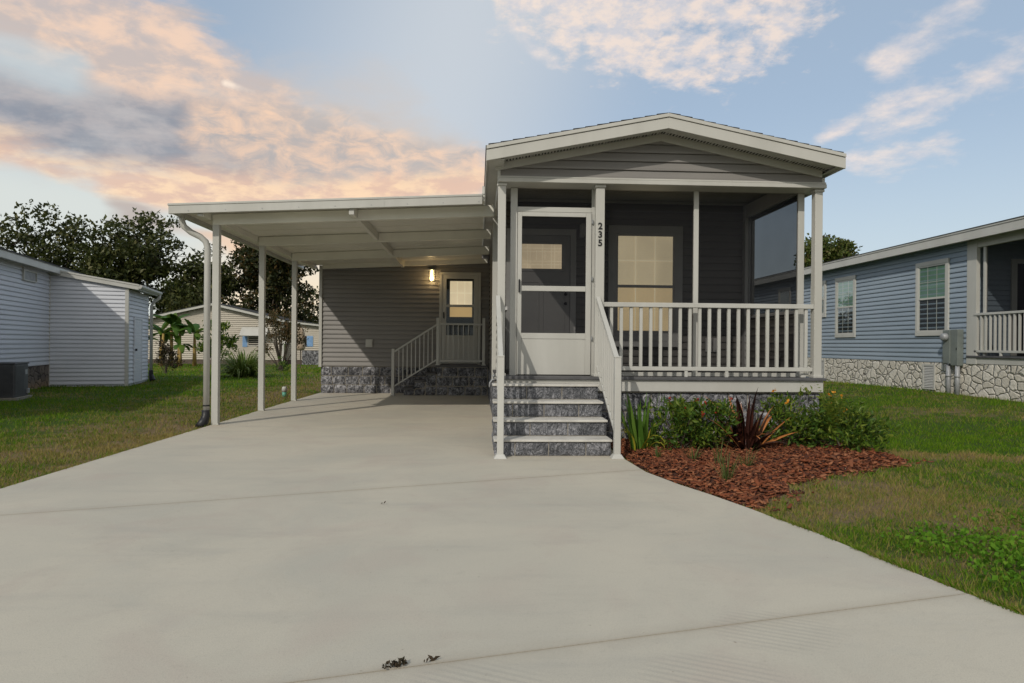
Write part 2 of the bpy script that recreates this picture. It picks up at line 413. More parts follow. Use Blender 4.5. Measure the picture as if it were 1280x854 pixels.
def np_mesh(name, V, F, mat, parent=None, smooth=False):
    """V (n,3), F (m,k): fast mesh; when parented V is world space"""
    V = np.asarray(V, np.float32); F = np.asarray(F, np.int32); k = F.shape[1]
    if parent is not None:
        loc, rz = ORG[root_of(parent).name]
        V = V - np.array(loc, np.float32)
        if rz:
            c, s = math.cos(-rz), math.sin(-rz); X = V[:, 0] * c - V[:, 1] * s; Y = V[:, 0] * s + V[:, 1] * c
            V = np.stack([X, Y, V[:, 2]], 1)
    me = bpy.data.meshes.new(name)
    me.vertices.add(len(V)); me.vertices.foreach_set('co', np.ascontiguousarray(V, np.float32).ravel())
    me.loops.add(F.size); me.loops.foreach_set('vertex_index', F.ravel())
    me.polygons.add(len(F)); me.polygons.foreach_set('loop_start', np.arange(0, F.size, k, dtype=np.int32))
    if smooth: me.polygons.foreach_set('use_smooth', np.ones(len(F), bool))
    me.update(calc_edges=True); me.validate(); me.materials.append(mat)
    o = bpy.data.objects.new(name, me); col.objects.link(o)
    if parent is not None: o.parent = parent
    return o

def copy_tree(o, parent=None):
    c = o.copy(); col.objects.link(c)
    if parent is not None: c.parent = parent
    for ch in list(o.children): copy_tree(ch, c)
    return c

# places: (u, out, z) -> world, for wall-mounted work
def facing_front(Y): return lambda u, o, z: (u, Y - o, z)
def facing_left(X): return lambda u, o, z: (X - o, u, z)
def facing_right(X): return lambda u, o, z: (X + o, u, z)

def ubox(mb, P, u0, u1, o0, o1, z0, z1): return mb.box(u0, u1, o0, o1, z0, z1, T=P)

def siding(mb, P, rng_fn, z0, z1, course=.108, lip=.019, slit=.010):
    """lapped courses: every board leans out to a lip at its foot"""
    z = z0
    while z < z1 - 1e-4:
        t = min(z + course, z1)
        a0, a1 = rng_fn(z); b0, b1 = rng_fn(t)
        if a1 - a0 > .02:
            if b1 - b0 < .001: b0 = b1 = (b0 + b1) / 2
            zk = min(z + .026, t); tt = max(zk, t - slit) if t < z1 - 1e-4 else t
            mb.quad(P(a0, -.012, z), P(a1, -.012, z), P(a1, lip, z), P(a0, lip, z))
            mb.quad(P(a0, lip, z), P(a1, lip, z), P(a1, lip, zk), P(a0, lip, zk))
            mb.quad(P(a0, lip, zk), P(a1, lip, zk), P(b1, 0, tt), P(b0, 0, tt))
            if t > tt:
                mb.quad(P(b0, 0, tt), P(b1, 0, tt), P(b1, -.012, tt + .001), P(b0, -.012, tt + .001))
                mb.quad(P(b0, -.012, tt + .001), P(b1, -.012, tt + .001), P(b1, -.012, t), P(b0, -.012, t))
        z = t
    return mb

def rockface(mb, P, u0, u1, z0, z1, step=.022, amp=.022, seed=0):
    nu = max(2, int((u1 - u0) / step)); nz = max(2, int((z1 - z0) / step))
    vs = []; fs = []
    for i in range(nu + 1):
        for j in range(nz + 1):
            u = u0 + (u1 - u0) * i / nu; z = z0 + (z1 - z0) * j / nz
            e = min(i, nu - i, j, nz - j)
            k = 0 if e == 0 else (.75 if e == 1 else 1)
            n = mnoise.noise((u * 16 + seed, z * 16, seed * 3.1)) + .5 * mnoise.noise((u * 38, z * 38, seed))
            vs.append(P(u, k * (amp * .7 + amp * n), z))
    for i in range(nu):
        for j in range(nz):
            a = i * (nz + 1) + j; fs.append((a, a + nz + 1, a + nz + 2, a + 1))
    return mb.add(vs, fs)

def ashlar(mb, P, u0, u1, z0, z1, hs, gap=.008, step=.024, amp=.022, seed=1, wr=(.2, .42)):
    rr = random.Random(seed); z = z0; k = 0
    for h in hs:
        zt = min(z + h, z1); u = u0
        first = True
        while u < u1 - .02:
            w = rr.uniform(*wr) * (rr.uniform(.4, 1) if first else 1); first = False
            un = min(u + w, u1)
            if u1 - un < .1: un = u1
            k += 1
            rockface(mb, P, u + gap / 2, un - gap / 2, z + gap / 2, zt - gap / 2, step, amp, seed * 17 + k)
            u = un
        z = zt
        if z >= z1 - .01: break
    return mb

def window(parent, P, u0, u1, z0, z1, trim=.09, M_trim='white', M_sash='white', lit=False, rows=(2, 0), ncol=3, split=.5, slat='slat', local=False):
    """window > sash, pane, blind"""
    t = MB()
    ubox(t, P, u0, u1, .002, .042, z1 - trim, z1); ubox(t, P, u0, u1, .002, .042, z0, z0 + trim)
    ubox(t, P, u0, u0 + trim, .002, .040, z0 + trim, z1 - trim); ubox(t, P, u1 - trim, u1, .002, .040, z0 + trim, z1 - trim)
    w = t.build('window', M[M_trim], parent, .004, local=local)
    a0, a1, b0, b1 = u0 + trim, u1 - trim, z0 + trim, z1 - trim
    sw = .035; mid = b0 + (b1 - b0) * split
    s = MB()
    ubox(s, P, a0, a1, .004, .030, b1 - sw, b1); ubox(s, P, a0, a1, .004, .034, b0, b0 + sw)
    ubox(s, P, a0, a0 + sw * .8, .004, .028, b0 + sw, b1 - sw); ubox(s, P, a1 - sw * .8, a1, .004, .028, b0 + sw, b1 - sw)
    ubox(s, P, a0 + sw * .8, a1 - sw * .8, .004, .035, mid - .022, mid + .022)
    s.build('sash', M[M_sash], w, .002, local=local)
    gr = MB()
    if ncol > 1:
        for half, (g0, g1) in enumerate(((mid + .022, b1 - sw), (b0 + sw, mid - .022))):
            n = rows[half]
            for k in range(1, ncol):
                u = a0 + (a1 - a0) * k / ncol; ubox(gr, P, u - .007, u + .007, .012, .018, g0, g1)
            for k in range(1, n):
                z = g0 + (g1 - g0) * k / n; ubox(gr, P, a0 + sw * .8, a1 - sw * .8, .0125, .0175, z - .007, z + .007)
        gr.build('grille', M['litgrille'] if lit else M[M_sash], w, local=local)
    p = MB(); p.quad(P(a0, .020, b0), P(a1, .020, b0), P(a1, .020, b1), P(a0, .020, b1))
    p.build('pane', M['glass'], w, local=local)
    bl = MB(); bk = MB()
    def slats(zz0, zz1, mat):
        q = MB(); z = zz0
        while z < zz1:
            q.quad(P(a0, .0105, z), P(a1, .0105, z), P(a1, .0045, min(z + .027, zz1)), P(a0, .0045, min(z + .027, zz1))); z += .027
        return q.build('blind', mat, w, local=local, recalc=False)
    if lit:
        slats(mid, b1, M['blind']); slats(b0, mid, M['blindlow'])
    else:
        slats(mid, b1, M[slat]); slats(b0, mid, M['dark'] if slat == 'slatg' else M[slat])
    return w

# ------------------------------------------------------------------ camera (level, tiny roll, standing in the drive)
cam_d = bpy.data.cameras.new('camera'); cam = bpy.data.objects.new('camera', cam_d); col.objects.link(cam)
cam.matrix_world = Matrix.Translation((0, 0, 1.185)) @ Matrix.Rotation(-R(2.9304), 4, 'Z') @ Matrix.Rotation(R(90), 4, 'X') @ Matrix.Rotation(.0084, 4, 'Z')
cam_d.sensor_width = 36; cam_d.lens = 23.625; cam_d.shift_y = 4 / 1280
cam_d.clip_start = .05; cam_d.clip_end = 3000
scene.camera = cam

# ------------------------------------------------------------------ light and sky
SUN_AZ = math.atan2(-.53, -.85); SUN_EL = R(34.6)
sd = Vector((math.sin(SUN_AZ) * math.cos(SUN_EL), math.cos(SUN_AZ) * math.cos(SUN_EL), math.sin(SUN_EL)))
sun_d = bpy.data.lights.new('sun', 'SUN'); sun = bpy.data.objects.new('sun', sun_d); col.objects.link(sun)
sun_d.energy = 2.0; sun_d.angle = R(.6); sun_d.color = (1.0, .93, .82)
sun.rotation_euler = sd.to_track_quat('Z', 'Y').to_euler(); sun.location = sd * 60

def build_world():
    w = bpy.data.worlds.new('World'); scene.world = w; w.use_nodes = True
    nt = w.node_tree; nt.nodes.clear()
    out = nt.nodes.new('ShaderNodeOutputWorld')
    tc = nt.nodes.new('ShaderNodeTexCoord'); D = tc.outputs['Generated']
    sky = nt.nodes.new('ShaderNodeTexSky'); sky.sky_type = 'NISHITA'; sky.sun_disc = False
    sky.sun_elevation = SUN_EL; sky.sun_rotation = SUN_AZ
    sky.air_density = 1.0; sky.dust_density = 1.6; sky.ozone_density = 1.3
    s = nd(nt, 'ShaderNodeSeparateXYZ', {0: D}); x, y, z = s.outputs
    az = mth(nt, 'ARCTAN2', x, y); el = mth(nt, 'ARCSINE', z)
    P2 = nd(nt, 'ShaderNodeCombineXYZ', {0: az, 1: el, 2: 0.0}).outputs[0]
    zz = mth(nt, 'ADD', mth(nt, 'MAXIMUM', z, 0.0), .22)
    plane = nd(nt, 'ShaderNodeCombineXYZ', {0: mth(nt, 'DIVIDE', x, zz), 1: mth(nt, 'DIVIDE', y, zz), 2: 0.0}).outputs[0]
    wv = nd(nt, 'ShaderNodeTexNoise', {'Vector': plane, 'Scale': 1.7, 'Detail': 3.0}).outputs[1]
    wofs = nd(nt, 'ShaderNodeVectorMath', {0: nd(nt, 'ShaderNodeVectorMath', {0: wv, 1: (.5, .5, .5)}, operation='SUBTRACT').outputs[0], 'Scale': .10}, operation='SCALE').outputs[0]
    Pw = nd(nt, 'ShaderNodeVectorMath', {0: P2, 1: wofs}, operation='ADD').outputs[0]
    def cap(a, b, r, p=Pw):
        a = Vector((*a, 0)); b = Vector((*b, 0)); ba = b - a
        pa = nd(nt, 'ShaderNodeVectorMath', {0: p, 1: tuple(a)}, operation='SUBTRACT').outputs[0]
        if ba.length > 1e-6:
            dt = nd(nt, 'ShaderNodeVectorMath', {0: pa, 1: tuple(ba / ba.length_squared)}, operation='DOT_PRODUCT').outputs['Value']
            t = mth(nt, 'ADD', dt, 0.0, clamp=True)
            q = nd(nt, 'ShaderNodeVectorMath', {0: tuple(ba), 'Scale': t}, operation='SCALE').outputs[0]
            pa = nd(nt, 'ShaderNodeVectorMath', {0: pa, 1: q}, operation='SUBTRACT').outputs[0]
        L = nd(nt, 'ShaderNodeVectorMath', {0: pa}, operation='LENGTH').outputs['Value']
        return mth(nt, 'SUBTRACT', 1.0, mth(nt, 'DIVIDE', L, r))
    def mx(*a):
        o = a[0]
        for b in a[1:]: o = mth(nt, 'MAXIMUM', o, b)
        return o
    nA = noise(nt, plane, 3.2, 8, .62, .3)
    nB = noise(nt, plane, 9.0, 7, .60, .2)
    nC = noise(nt, nd(nt, 'ShaderNodeMapping', {'Vector': P2, 'Rotation': (0, 0, R(24)), 'Scale': (6, 26, 1)}).outputs[0], 1.0, 7, .6, .4)
    base = nd(nt, 'ShaderNodeVectorMath', {0: sky.outputs[0], 'Scale': SKY_K}, operation='SCALE').outputs[0]
    base = mixc(nt, .55, base, (.50, .62, .75))
    hz = mth(nt, 'SUBTRACT', 1.0, sstep(nt, el, 0.0, .34))
    base = mixc(nt, mth(nt, 'MULTIPLY', hz, .65), base, (.66, .745, .77))
    back = sstep(nt, mth(nt, 'MULTIPLY', y, -1.0), -.15, .45)  # unseen sky behind the camera, whitened and warmed to light the front faces
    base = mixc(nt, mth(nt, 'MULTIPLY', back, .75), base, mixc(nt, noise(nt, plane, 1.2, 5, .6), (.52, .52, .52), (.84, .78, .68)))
    leftw = mth(nt, 'MULTIPLY', mth(nt, 'SUBTRACT', 1.0, sstep(nt, az, -.55, .05)), hz)
    base = mixc(nt, mth(nt, 'MULTIPLY', sstep(nt, leftw, .0, .5), .9), base, (.70, .735, .70))
    c = base
    c = mixc(nt, mth(nt, 'MULTIPLY', sstep(nt, cap((-.12, .22), (-.02, .46), .34, P2), 0.0, 1.0), .75), c, (.63, .665, .70))
    # thin veil under the big left bank
    veil = sstep(nt, mth(nt, 'ADD', cap((-.62, .33), (-.08, .265), .13), mth(nt, 'MULTIPLY', mth(nt, 'SUBTRACT', nA, .5), 1.2)), .05, .75)
    c = mixc(nt, mth(nt, 'MULTIPLY', veil, .75), c, (.62, .55, .50))
    # warm upper shoal
    B = mx(cap((-.64, .42), (-.42, .40), .075), cap((-.5, .40), (-.29, .335), .055), cap((-.62, .36), (-.40, .34), .05))
    dB = sstep(nt, mth(nt, 'ADD', B, mth(nt, 'MULTIPLY', mth(nt, 'SUBTRACT', nC, .5), 2.2)), .10, .80)
    c = mixc(nt, mth(nt, 'MULTIPLY', dB, .85), c, mixc(nt, sstep(nt, nB, .4, .66), (.58, .50, .47), (.93, .66, .49)))
    # grey heart
    A = mx(cap((-.68, .285), (-.33, .250), .070), cap((-.40, .275), (-.2, .268), .06))
    dA = sstep(nt, mth(nt, 'ADD', A, mth(nt, 'ADD', mth(nt, 'MULTIPLY', mth(nt, 'SUBTRACT', nA, .5), .9), mth(nt, 'MULTIPLY', mth(nt, 'SUBTRACT', nC, .5), 1.4))), .05, .85)
    c = mixc(nt, mth(nt, 'MULTIPLY', dA, .85), c, mixc(nt, sstep(nt, nB, .36, .66), (.24, .27, .33), (.42, .40, .42)))
    gap = sstep(nt, mth(nt, 'ADD', cap((-.66, .335), (-.53, .318), .045), mth(nt, 'MULTIPLY', mth(nt, 'SUBTRACT', nC, .5), 1.2)), .1, .8)
    c = mixc(nt, mth(nt, 'MULTIPLY', gap, .6), c, (.56, .655, .70))
    # mottled tail over the carport
    Dm = mx(cap((-.30, .30), (-.03, .245), .075), cap((-.36, .29), (-.12, .23), .06))
    dD = sstep(nt, mth(nt, 'ADD', Dm, mth(nt, 'MULTIPLY', mth(nt, 'SUBTRACT', nA, .5), 1.6)), .05, .7)
    c = mixc(nt, mth(nt, 'MULTIPLY', dD, .85), c, mixc(nt, sstep(nt, noise(nt, nd(nt, 'ShaderNodeMapping', {'Vector': P2, 'Rotation': (0, 0, R(14)), 'Scale': (22, 46, 1)}).outputs[0], 1.0, 6, .62, .5), .34, .70), (.50, .46, .445), (.93, .65, .47)))
    # burning lower edge
    C = mx(cap((-.68, .248), (-.46, .215), .040), cap((-.48, .218), (-.30, .205), .048), cap((-.32, .21), (0.0, .222), .045))
    dC = sstep(nt, mth(nt, 'ADD', C, mth(nt, 'MULTIPLY', mth(nt, 'SUBTRACT', nC, .5), 1.3)), .05, .85)
    c = mixc(nt, mth(nt, 'MULTIPLY', dC, .9), c, mixc(nt, sstep(nt, nB, .40, .62), (.78, .54, .42), (1.0, .72, .48)))
    # dusky wisp behind the carport corner
    E_ = cap((-.48, .172), (-.33, .140), .026)
    dE = sstep(nt, mth(nt, 'ADD', E_, mth(nt, 'MULTIPLY', mth(nt, 'SUBTRACT', nC, .5), .9)), .05, .8)
    c = mixc(nt, mth(nt, 'MULTIPLY', dE, .85), c, mixc(nt, sstep(nt, az, -.45, -.34), (.50, .43, .40), (.86, .58, .40)))
    K = sstep(nt, mth(nt, 'ADD', cap((-.35, .345), (-.315, .343), .010), mth(nt, 'MULTIPLY', mth(nt, 'SUBTRACT', nB, .5), 1.2)), .2, .9)
    c = mixc(nt, K, c, (1.0, .84, .70))
    # glow on the horizon behind the carport
    G = sstep(nt, cap((-.34, .05), (-.20, .07), .12, P2), 0.0, 1.0)
    c = mixc(nt, mth(nt, 'MULTIPLY', G, .75), c, (1.0, .80, .55))
    # fleecy pink bank above the roof
    nF = noise(nt, plane, 12.0, 7, .62, .15)
    F = mx(cap((.07, .475), (.44, .445), .070), cap((.20, .42), (.37, .39), .048), cap((.12, .45), (.32, .40), .052), cap((.1, .56), (.6, .53), .07))
    dF = sstep(nt, mth(nt, 'ADD', mth(nt, 'MULTIPLY', F, 1.25), mth(nt, 'MULTIPLY', mth(nt, 'SUBTRACT', nF, .5), 4.2)), .0, 1.15)
    c = mixc(nt, mth(nt, 'MULTIPLY', dF, .82), c, mixc(nt, sstep(nt, noise(nt, plane, 22, 6, .62), .36, .62), (.66, .64, .67), (.93, .77, .66)))
    # scattered pink puffs
    I = mx(cap((.565, .372), (.64, .405), .036), cap((.50, .290), (.545, .302), .028), cap((.55, .300), (.74, .345), .050), cap((.53, .236), (.62, .252), .030), cap((.60, .285), (.62, .285), .026),
           cap((.055, .425), (.115, .400), .017))
    dI = sstep(nt, mth(nt, 'ADD', mth(nt, 'MULTIPLY', I, 1.0), mth(nt, 'ADD', mth(nt, 'MULTIPLY', mth(nt, 'SUBTRACT', nB, .5), 1.5), mth(nt, 'MULTIPLY', mth(nt, 'SUBTRACT', nF, .5), 1.3))), .10, 1.15)
    c = mixc(nt, mth(nt, 'MULTIPLY', dI, .8), c, mixc(nt, sstep(nt, noise(nt, plane, 14, 6, .6), .35, .6), (.72, .67, .68), (.93, .79, .70)))
    low = sstep(nt, z, -.06, -.01)
    c = mixc(nt, low, (.18, .17, .13), c)
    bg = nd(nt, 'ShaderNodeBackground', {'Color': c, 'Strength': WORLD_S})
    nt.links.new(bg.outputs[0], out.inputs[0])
SKY_K = .10
WORLD_S = 1.0
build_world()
scene.view_settings.view_transform = 'Standard'; scene.view_settings.look = 'None'
scene.view_settings.exposure = 0.04; scene.view_settings.gamma = 1.0; scene.view_settings.use_curve_mapping = False
scene.render.engine = 'CYCLES'
scene.cycles.max_bounces = 8; scene.cycles.transparent_max_bounces = 24
scene.cycles.use_denoising = True
scene.cycles.denoiser = 'OPENIMAGEDENOISE'
scene.cycles.denoising_input_passes = 'RGB_ALBEDO_NORMAL'
scene.cycles.denoising_prefilter = 'ACCURATE'

# ------------------------------------------------------------------ ground, drive, mulch
def sm(x, a, b):
    t = np.clip((x - a) / (b - a), 0, 1); return t * t * (3 - 2 * t)
def gz(x, y):
    x = np.asarray(x, float); y = np.asarray(y, float)
    z = -.03 + .225 * sm(x, 5.2, 10.0) * (1 - sm(y, 34, 60)) - .30 * sm(y, 25, 44) * (1 - sm(x, -3, 8))
    z = z + .02 * np.sin(x * .9 + 1.3) * np.sin(y * .7) * (sm(x, 5, 7) + (1 - sm(x, -6.5, -4.6)))
    return z
xs = np.concatenate([[-900, -400, -180, -90, -60], np.arange(-45, 30.01, .6), [36, 50, 80, 160, 400, 900]])
ys = np.concatenate([[-400, -150, -60, -30], np.arange(-15, 70.01, .6), [80, 100, 150, 300, 700, 1500]])
GX, GY = np.meshgrid(xs, ys, indexing='ij')
Vg = np.stack([GX.ravel(), GY.ravel(), gz(GX, GY).ravel()], 1)
ny = len(ys); I0 = (np.arange(len(xs) - 1)[:, None] * ny + np.arange(ny - 1)[None, :]).ravel()
lawn = np_mesh('lawn', Vg, np.stack([I0, I0 + ny, I0 + ny + 1, I0 + 1], 1), M['soil'], smooth=True)
tag(lawn, kind='structure')

RE = [(3.15, -2.0), (2.78, 0.8), (2.62, 2.0), (2.44, 2.87), (2.36, 3.2), (2.26, 3.67), (2.17, 4.19), (2.08, 4.5), (2.01, 4.8), (1.86, 5.32), (1.74, 5.66), (1.59, 6.24), (1.54, 7.0), (1.53, 7.6)]
def xr_at(y):
    for (x0, y0), (x1, y1) in zip(RE, RE[1:]):
        if y0 <= y <= y1: return x0 + (x1 - x0) * (y - y0) / (y1 - y0)
    return RE[0][0] if y < RE[0][1] else RE[-1][0]
XL = -3.80
# saw-cut joints split the slab into panels (lines y = a + b*x)
def jy(k, x): return [(-1.2 + .09 * x), (2.54 + .25 * x), (5.82 + .34 * x), (9.6 + .0 * x), (13.0 + 0 * x)][k]
def drive():
    mb = MB(); g = .0035
    def right_poly(y0, y1):
        pts = [(xr_at(y0), y0)] + [p for p in RE if y0 < p[1] < y1] + [(xr_at(y1), y1)]
        return pts
    def edge_hit(k):
        # where joint k meets the right-hand edge
        y = 0
        for _ in range(30): y = jy(k, xr_at(y))
        return y
    lows = [None, 0, 1, 2, 3, 4]; ends = []
    e = [edge_hit(0), edge_hit(1), edge_hit(2)]
    def panel(pts):
        n = len(pts)
        mb.add([(x, y, 0) for x, y in pts] + [(x, y, -.12) for x, y in pts],
               [tuple(range(n)), tuple(range(2 * n - 1, n - 1, -1))] + [(i, n + i, n + (i + 1) % n, (i + 1) % n) for i in range(n)])
    panel([(XL, -2)] + [p for p in right_poly(-2, e[0] - g)] + [(XL, jy(0, XL) - g)])
    panel([(XL, jy(0, XL) + g)] + right_poly(e[0] + g, e[1] - g) + [(XL, jy(1, XL) - g)])
    panel([(XL, jy(1, XL) + g)] + right_poly(e[1] + g, e[2] - g) + [(XL, jy(2, XL) - g)])
    # panel behind the third joint reaches the steps and the house side
    panel([(XL, jy(2, XL) + g)] + right_poly(e[2] + g, 7.6) + [(.35, 7.6), (.35, 9.6 - g), (XL, 9.6 - g)])
    panel([(XL, 9.6 + g), (.35, 9.6 + g), (.35, 13 - g), (XL, 13 - g)])
    panel([(XL, 13 + g), (.35, 13 + g), (.35, 16.3), (-3.74, 16.3)])
    o = mb.build('driveway', M['concrete'])
    return tag(o, kind='structure')
drive()
sub = MB().box(-3.78, 1.4, -2, 16.2, -.14, -.012).build('driveway_base', M['jointdirt']); tag(sub, kind='structure')

BED = [(1.56, 7.35), (1.57, 6.95), (1.62, 6.26), (1.77, 5.68), (1.89, 5.34), (2.00, 4.95), (2.08, 4.85), (2.22, 4.98), (2.34, 5.22), (2.60, 5.42), (2.72, 5.72), (3.05, 5.92), (3.3, 6.16), (3.75, 6.32), (4.05, 6.55), (4.40, 6.66), (4.58, 6.92), (4.64, 7.25), (4.58, 7.7), (4.5, 8.2), (4.4, 8.35), (1.56, 8.30)]
def inpoly(x, y, poly):
    x = np.asarray(x); y = np.asarray(y); r = np.zeros(x.shape, bool); n = len(poly)
    for i in range(n):
        x0, y0 = poly[i]; x1, y1 = poly[(i + 1) % n]
        if y0 == y1: continue
        c = ((y0 > y) != (y1 > y)) & (x < (x1 - x0) * (y - y0) / (y1 - y0) + x0); r ^= c
    return r
def edist(x, y, poly):
    d = np.full(np.shape(x), 9.0); n = len(poly)
    for i in range(n):
        a = np.array(poly[i]); b = np.array(poly[(i + 1) % n]); ba = b - a
        t = np.clip(((x - a[0]) * ba[0] + (y - a[1]) * ba[1]) / (ba @ ba), 0, 1)
        d = np.minimum(d, np.hypot(x - a[0] - t * ba[0], y - a[1] - t * ba[1]))
    return d
def bedz(x, y): return -.028 + .075 * sm(edist(x, y, BED), 0, .35)
bx, by = np.meshgrid(np.arange(1.5, 4.95, .06), np.arange(4.5, 8.5, .06), indexing='ij')
inside = inpoly(bx, by, BED)
Vb = np.stack([bx.ravel(), by.ravel(), np.where(inside, bedz(bx, by), -.09).ravel()], 1)
nyb = bx.shape[1]; J = (np.arange(bx.shape[0] - 1)[:, None] * nyb + np.arange(nyb - 1)[None, :])
keep = (inside[:-1, :-1] | inside[1:, :-1] | inside[:-1, 1:] | inside[1:, 1:]); J = J[keep]
tag(np_mesh('planting_bed', Vb, np.stack([J, J + nyb, J + nyb + 1, J + 1], 1), M['mulchbase'], smooth=True), kind='structure')

def chips(n):
    x = rng.uniform(1.5, 4.9, n * 2); y = rng.uniform(4.5, 8.4, n * 2)
    ed = edist(x, y, BED); k = (inpoly(x, y, BED) & (ed > .02)) | ((ed < .22) & (rng.random(n * 2) < .20 * np.exp(-ed / .08)) & (x > xr_np(y) + .03) & (y < 7))
    x, y = x[k][:n], y[k][:n]; m = len(x)
    L = rng.uniform(.022, .08, m) * rng.uniform(.6, 1.0, m) * np.where(rng.random(m) < .08, 1.9, 1.0); W = L * rng.uniform(.3, .6, m); H = rng.uniform(.004, .012, m)
    yaw = rng.uniform(0, 6.283, m); pit = rng.normal(0, .30, m); rol = rng.normal(0, .35, m)
    cx = np.stack([np.cos(yaw) * np.cos(pit), np.sin(yaw) * np.cos(pit), np.sin(pit)], 1)
    up = np.stack([rol, rol * .3, np.ones(m)], 1); cy = np.cross(up, cx); cy /= np.linalg.norm(cy, axis=1)[:, None]; cz = np.cross(cx, cy)
    z = np.maximum(bedz(x, y), -.025) + rng.uniform(.004, .03, m)
    c = np.stack([x, y, z], 1)
    vs = []
    for sx, sy, sz in ((-1, -.6, -1), (1, -1, -1), (.8, 1, -1), (-1, .8, -1), (-.9, -.6, 1), (.9, -.8, 1), (.7, .9, 1), (-.9, .8, 1)):
        vs.append(c + cx * (L * sx)[:, None] * .5 + cy * (W * sy)[:, None] * .5 + cz * (H * sz)[:, None] * .5)
    V = np.stack(vs, 1).reshape(-1, 3); b = (np.arange(m) * 8)[:, None]
    F = np.concatenate([b + np.array(q) for q in ((4, 5, 6, 7), (0, 3, 2, 1), (0, 1, 5, 4), (1, 2, 6, 5), (2, 3, 7, 6), (3, 0, 4, 7))], 0)
    tag(np_mesh('bark_mulch', V, F, M['chip']), 'reddish bark mulch chips spread over the planting bed', 'mulch', kind='stuff')
def xr_np(y): return np.interp(y, [p[1] for p in RE], [p[0] for p in RE])
chips(11000)

# grass blades: thick near the viewer, thinner and broader farther out
OUT = [[(-3.8, -3), (-3.8, 16.4), (-3.75, 16.4), (-3.75, 30), (4.4, 30), (4.4, 8.0), (1.5, 8.0), (1.5, 7)] + [p for p in RE[::-1]] + [(3.15, -3)], BED,
       [(10.33, 10.5), (15, 10.5), (15, 40), (10.33, 40)], [(-22.8, 46.9), (-10, 46.9), (-10, 60), (-22.8, 60)]]
TH = R(14.6)
def lw(x, y): return (-11.35 + x * math.cos(TH) - y * math.sin(TH), 18.42 + x * math.sin(TH) + y * math.cos(TH))
OUT.append([lw(-5, -10.5), lw(-.02, -10.5), lw(-.02, -.02), lw(1.85, -.02), lw(1.85, 2.6), lw(0, 2.6), lw(0, 9), lw(-5, 9)])
def grass():
    Vs = []; Fs = []; base = 0
    bands = [(2.6, 5.5, 5200, .0046, .038), (5.5, 9.0, 2600, .0065, .044), (9.0, 14.0, 800, .011, .055), (14.0, 22.0, 330, .018, .062), (22.0, 36.0, 90, .034, .075), (36.0, 52.0, 28, .06, .09)]
    for d0, d1, dens, wd, ht in bands:
        # sample in the view wedge (plus a margin for a step to the side)
        half = 1.25 if d1 <= 9 else .95
        n = int(dens * half * (d1 ** 2 - d0 ** 2) )
        d = np.sqrt(rng.uniform(d0 ** 2, d1 ** 2, n)); t = rng.uniform(-half, half, n)
        x = t * d; y = d
        ok = np.ones(n, bool)
        for poly in OUT: ok &= ~inpoly(x, y, poly)
        # ragged turf: clumps and bare spots
        cl = np.sin(x * 5.1 + 1.7 * np.sin(y * 3.3)) * np.sin(y * 4.7 + 1.3 * np.sin(x * 2.9)) + .6 * np.sin(x * 13 + y * 7) * np.sin(y * 11 - x * 5)
        ok &= rng.random(n) < .78 + .3 * cl
        x, y, cl = x[ok], y[ok], cl[ok]; n = len(x)
        z = gz(x, y) - .004
        edge = np.minimum(np.abs(x - XL), 9)
        h = ht * rng.uniform(.45, 1.25, n) * (1 + .22 * cl); w = wd * rng.uniform(.6, 1.3, n)
        a = rng.uniform(0, 6.283, n); lean = rng.uniform(.15, 1.1, n) * h; la = rng.uniform(0, 6.283, n)
        rx, ry = np.cos(a) * w / 2, np.sin(a) * w / 2; lx, ly = np.cos(la) * lean, np.sin(la) * lean
        c = np.stack([x, y, z], 1)
        sx = np.stack([rx, ry, np.zeros(n)], 1)
        mid = c + np.stack([lx * .35, ly * .35, h * .6], 1); tip = c + np.stack([lx, ly, h], 1)
        if d1 <= 9.0:
            V = np.stack([c - sx, c + sx, mid + sx * .8, mid - sx * .8, tip], 1).reshape(-1, 3); b = (np.arange(n) * 5)[:, None]
            F = np.concatenate([b + np.array([0, 1, 2]), b + np.array([0, 2, 3]), b + np.array([3, 2, 4])], 0)
        else:
            V = np.stack([c - sx, c + sx, tip], 1).reshape(-1, 3); b = (np.arange(n) * 3)[:, None]
            F = b + np.array([0, 1, 2])
        Vs.append(V); Fs.append(F + base); base += len(V)
    # ragged fringe leaning over the slab edge
    n = 5200; t = rng.random(n)
    yl = 5 + 11 * t[:2200]; yr = rng.uniform(2.4, 4.75, n - 2200)
    x = np.concatenate([XL - .005 - .05 * rng.random(2200) ** 1.5, xr_np(yr) + .006 + .05 * rng.random(n - 2200) ** 1.5]); y = np.concatenate([yl, yr])
    keep = (np.sin(y * 9) + np.sin(y * 23.7) + rng.normal(size=n) * .8) > -.4; x, y = x[keep], y[keep]; n = len(x)
    h = rng.uniform(.03, .075, n); sg = np.where(x < 0, 1., -1.); c = np.stack([x, y, np.full(n, -.035)], 1)
    aa = rng.uniform(0, 6.283, n); sx = np.stack([np.cos(aa), np.sin(aa), 0 * aa], 1) * .0032
    tip = c + np.stack([sg * h * rng.uniform(-.3, 1.0, n), rng.normal(size=n) * .025, h], 1); mid = (c + tip) / 2 + np.array([0, 0, .012])
    V = np.stack([c - sx, c + sx, mid + sx * .8, mid - sx * .8, tip], 1).reshape(-1, 3); b = (np.arange(n) * 5)[:, None]
    Vs.append(V); Fs.append(np.concatenate([b + np.array([0, 1, 2]), b + np.array([0, 2, 3]), b + np.array([3, 2, 4])], 0) + base); base += len(V)
    o = np_mesh('lawn_grass', np.concatenate(Vs), np.concatenate(Fs), M['blade'])
    tag(o, 'short patchy green and straw-coloured lawn grass beside the driveway', 'grass', kind='stuff')
grass()

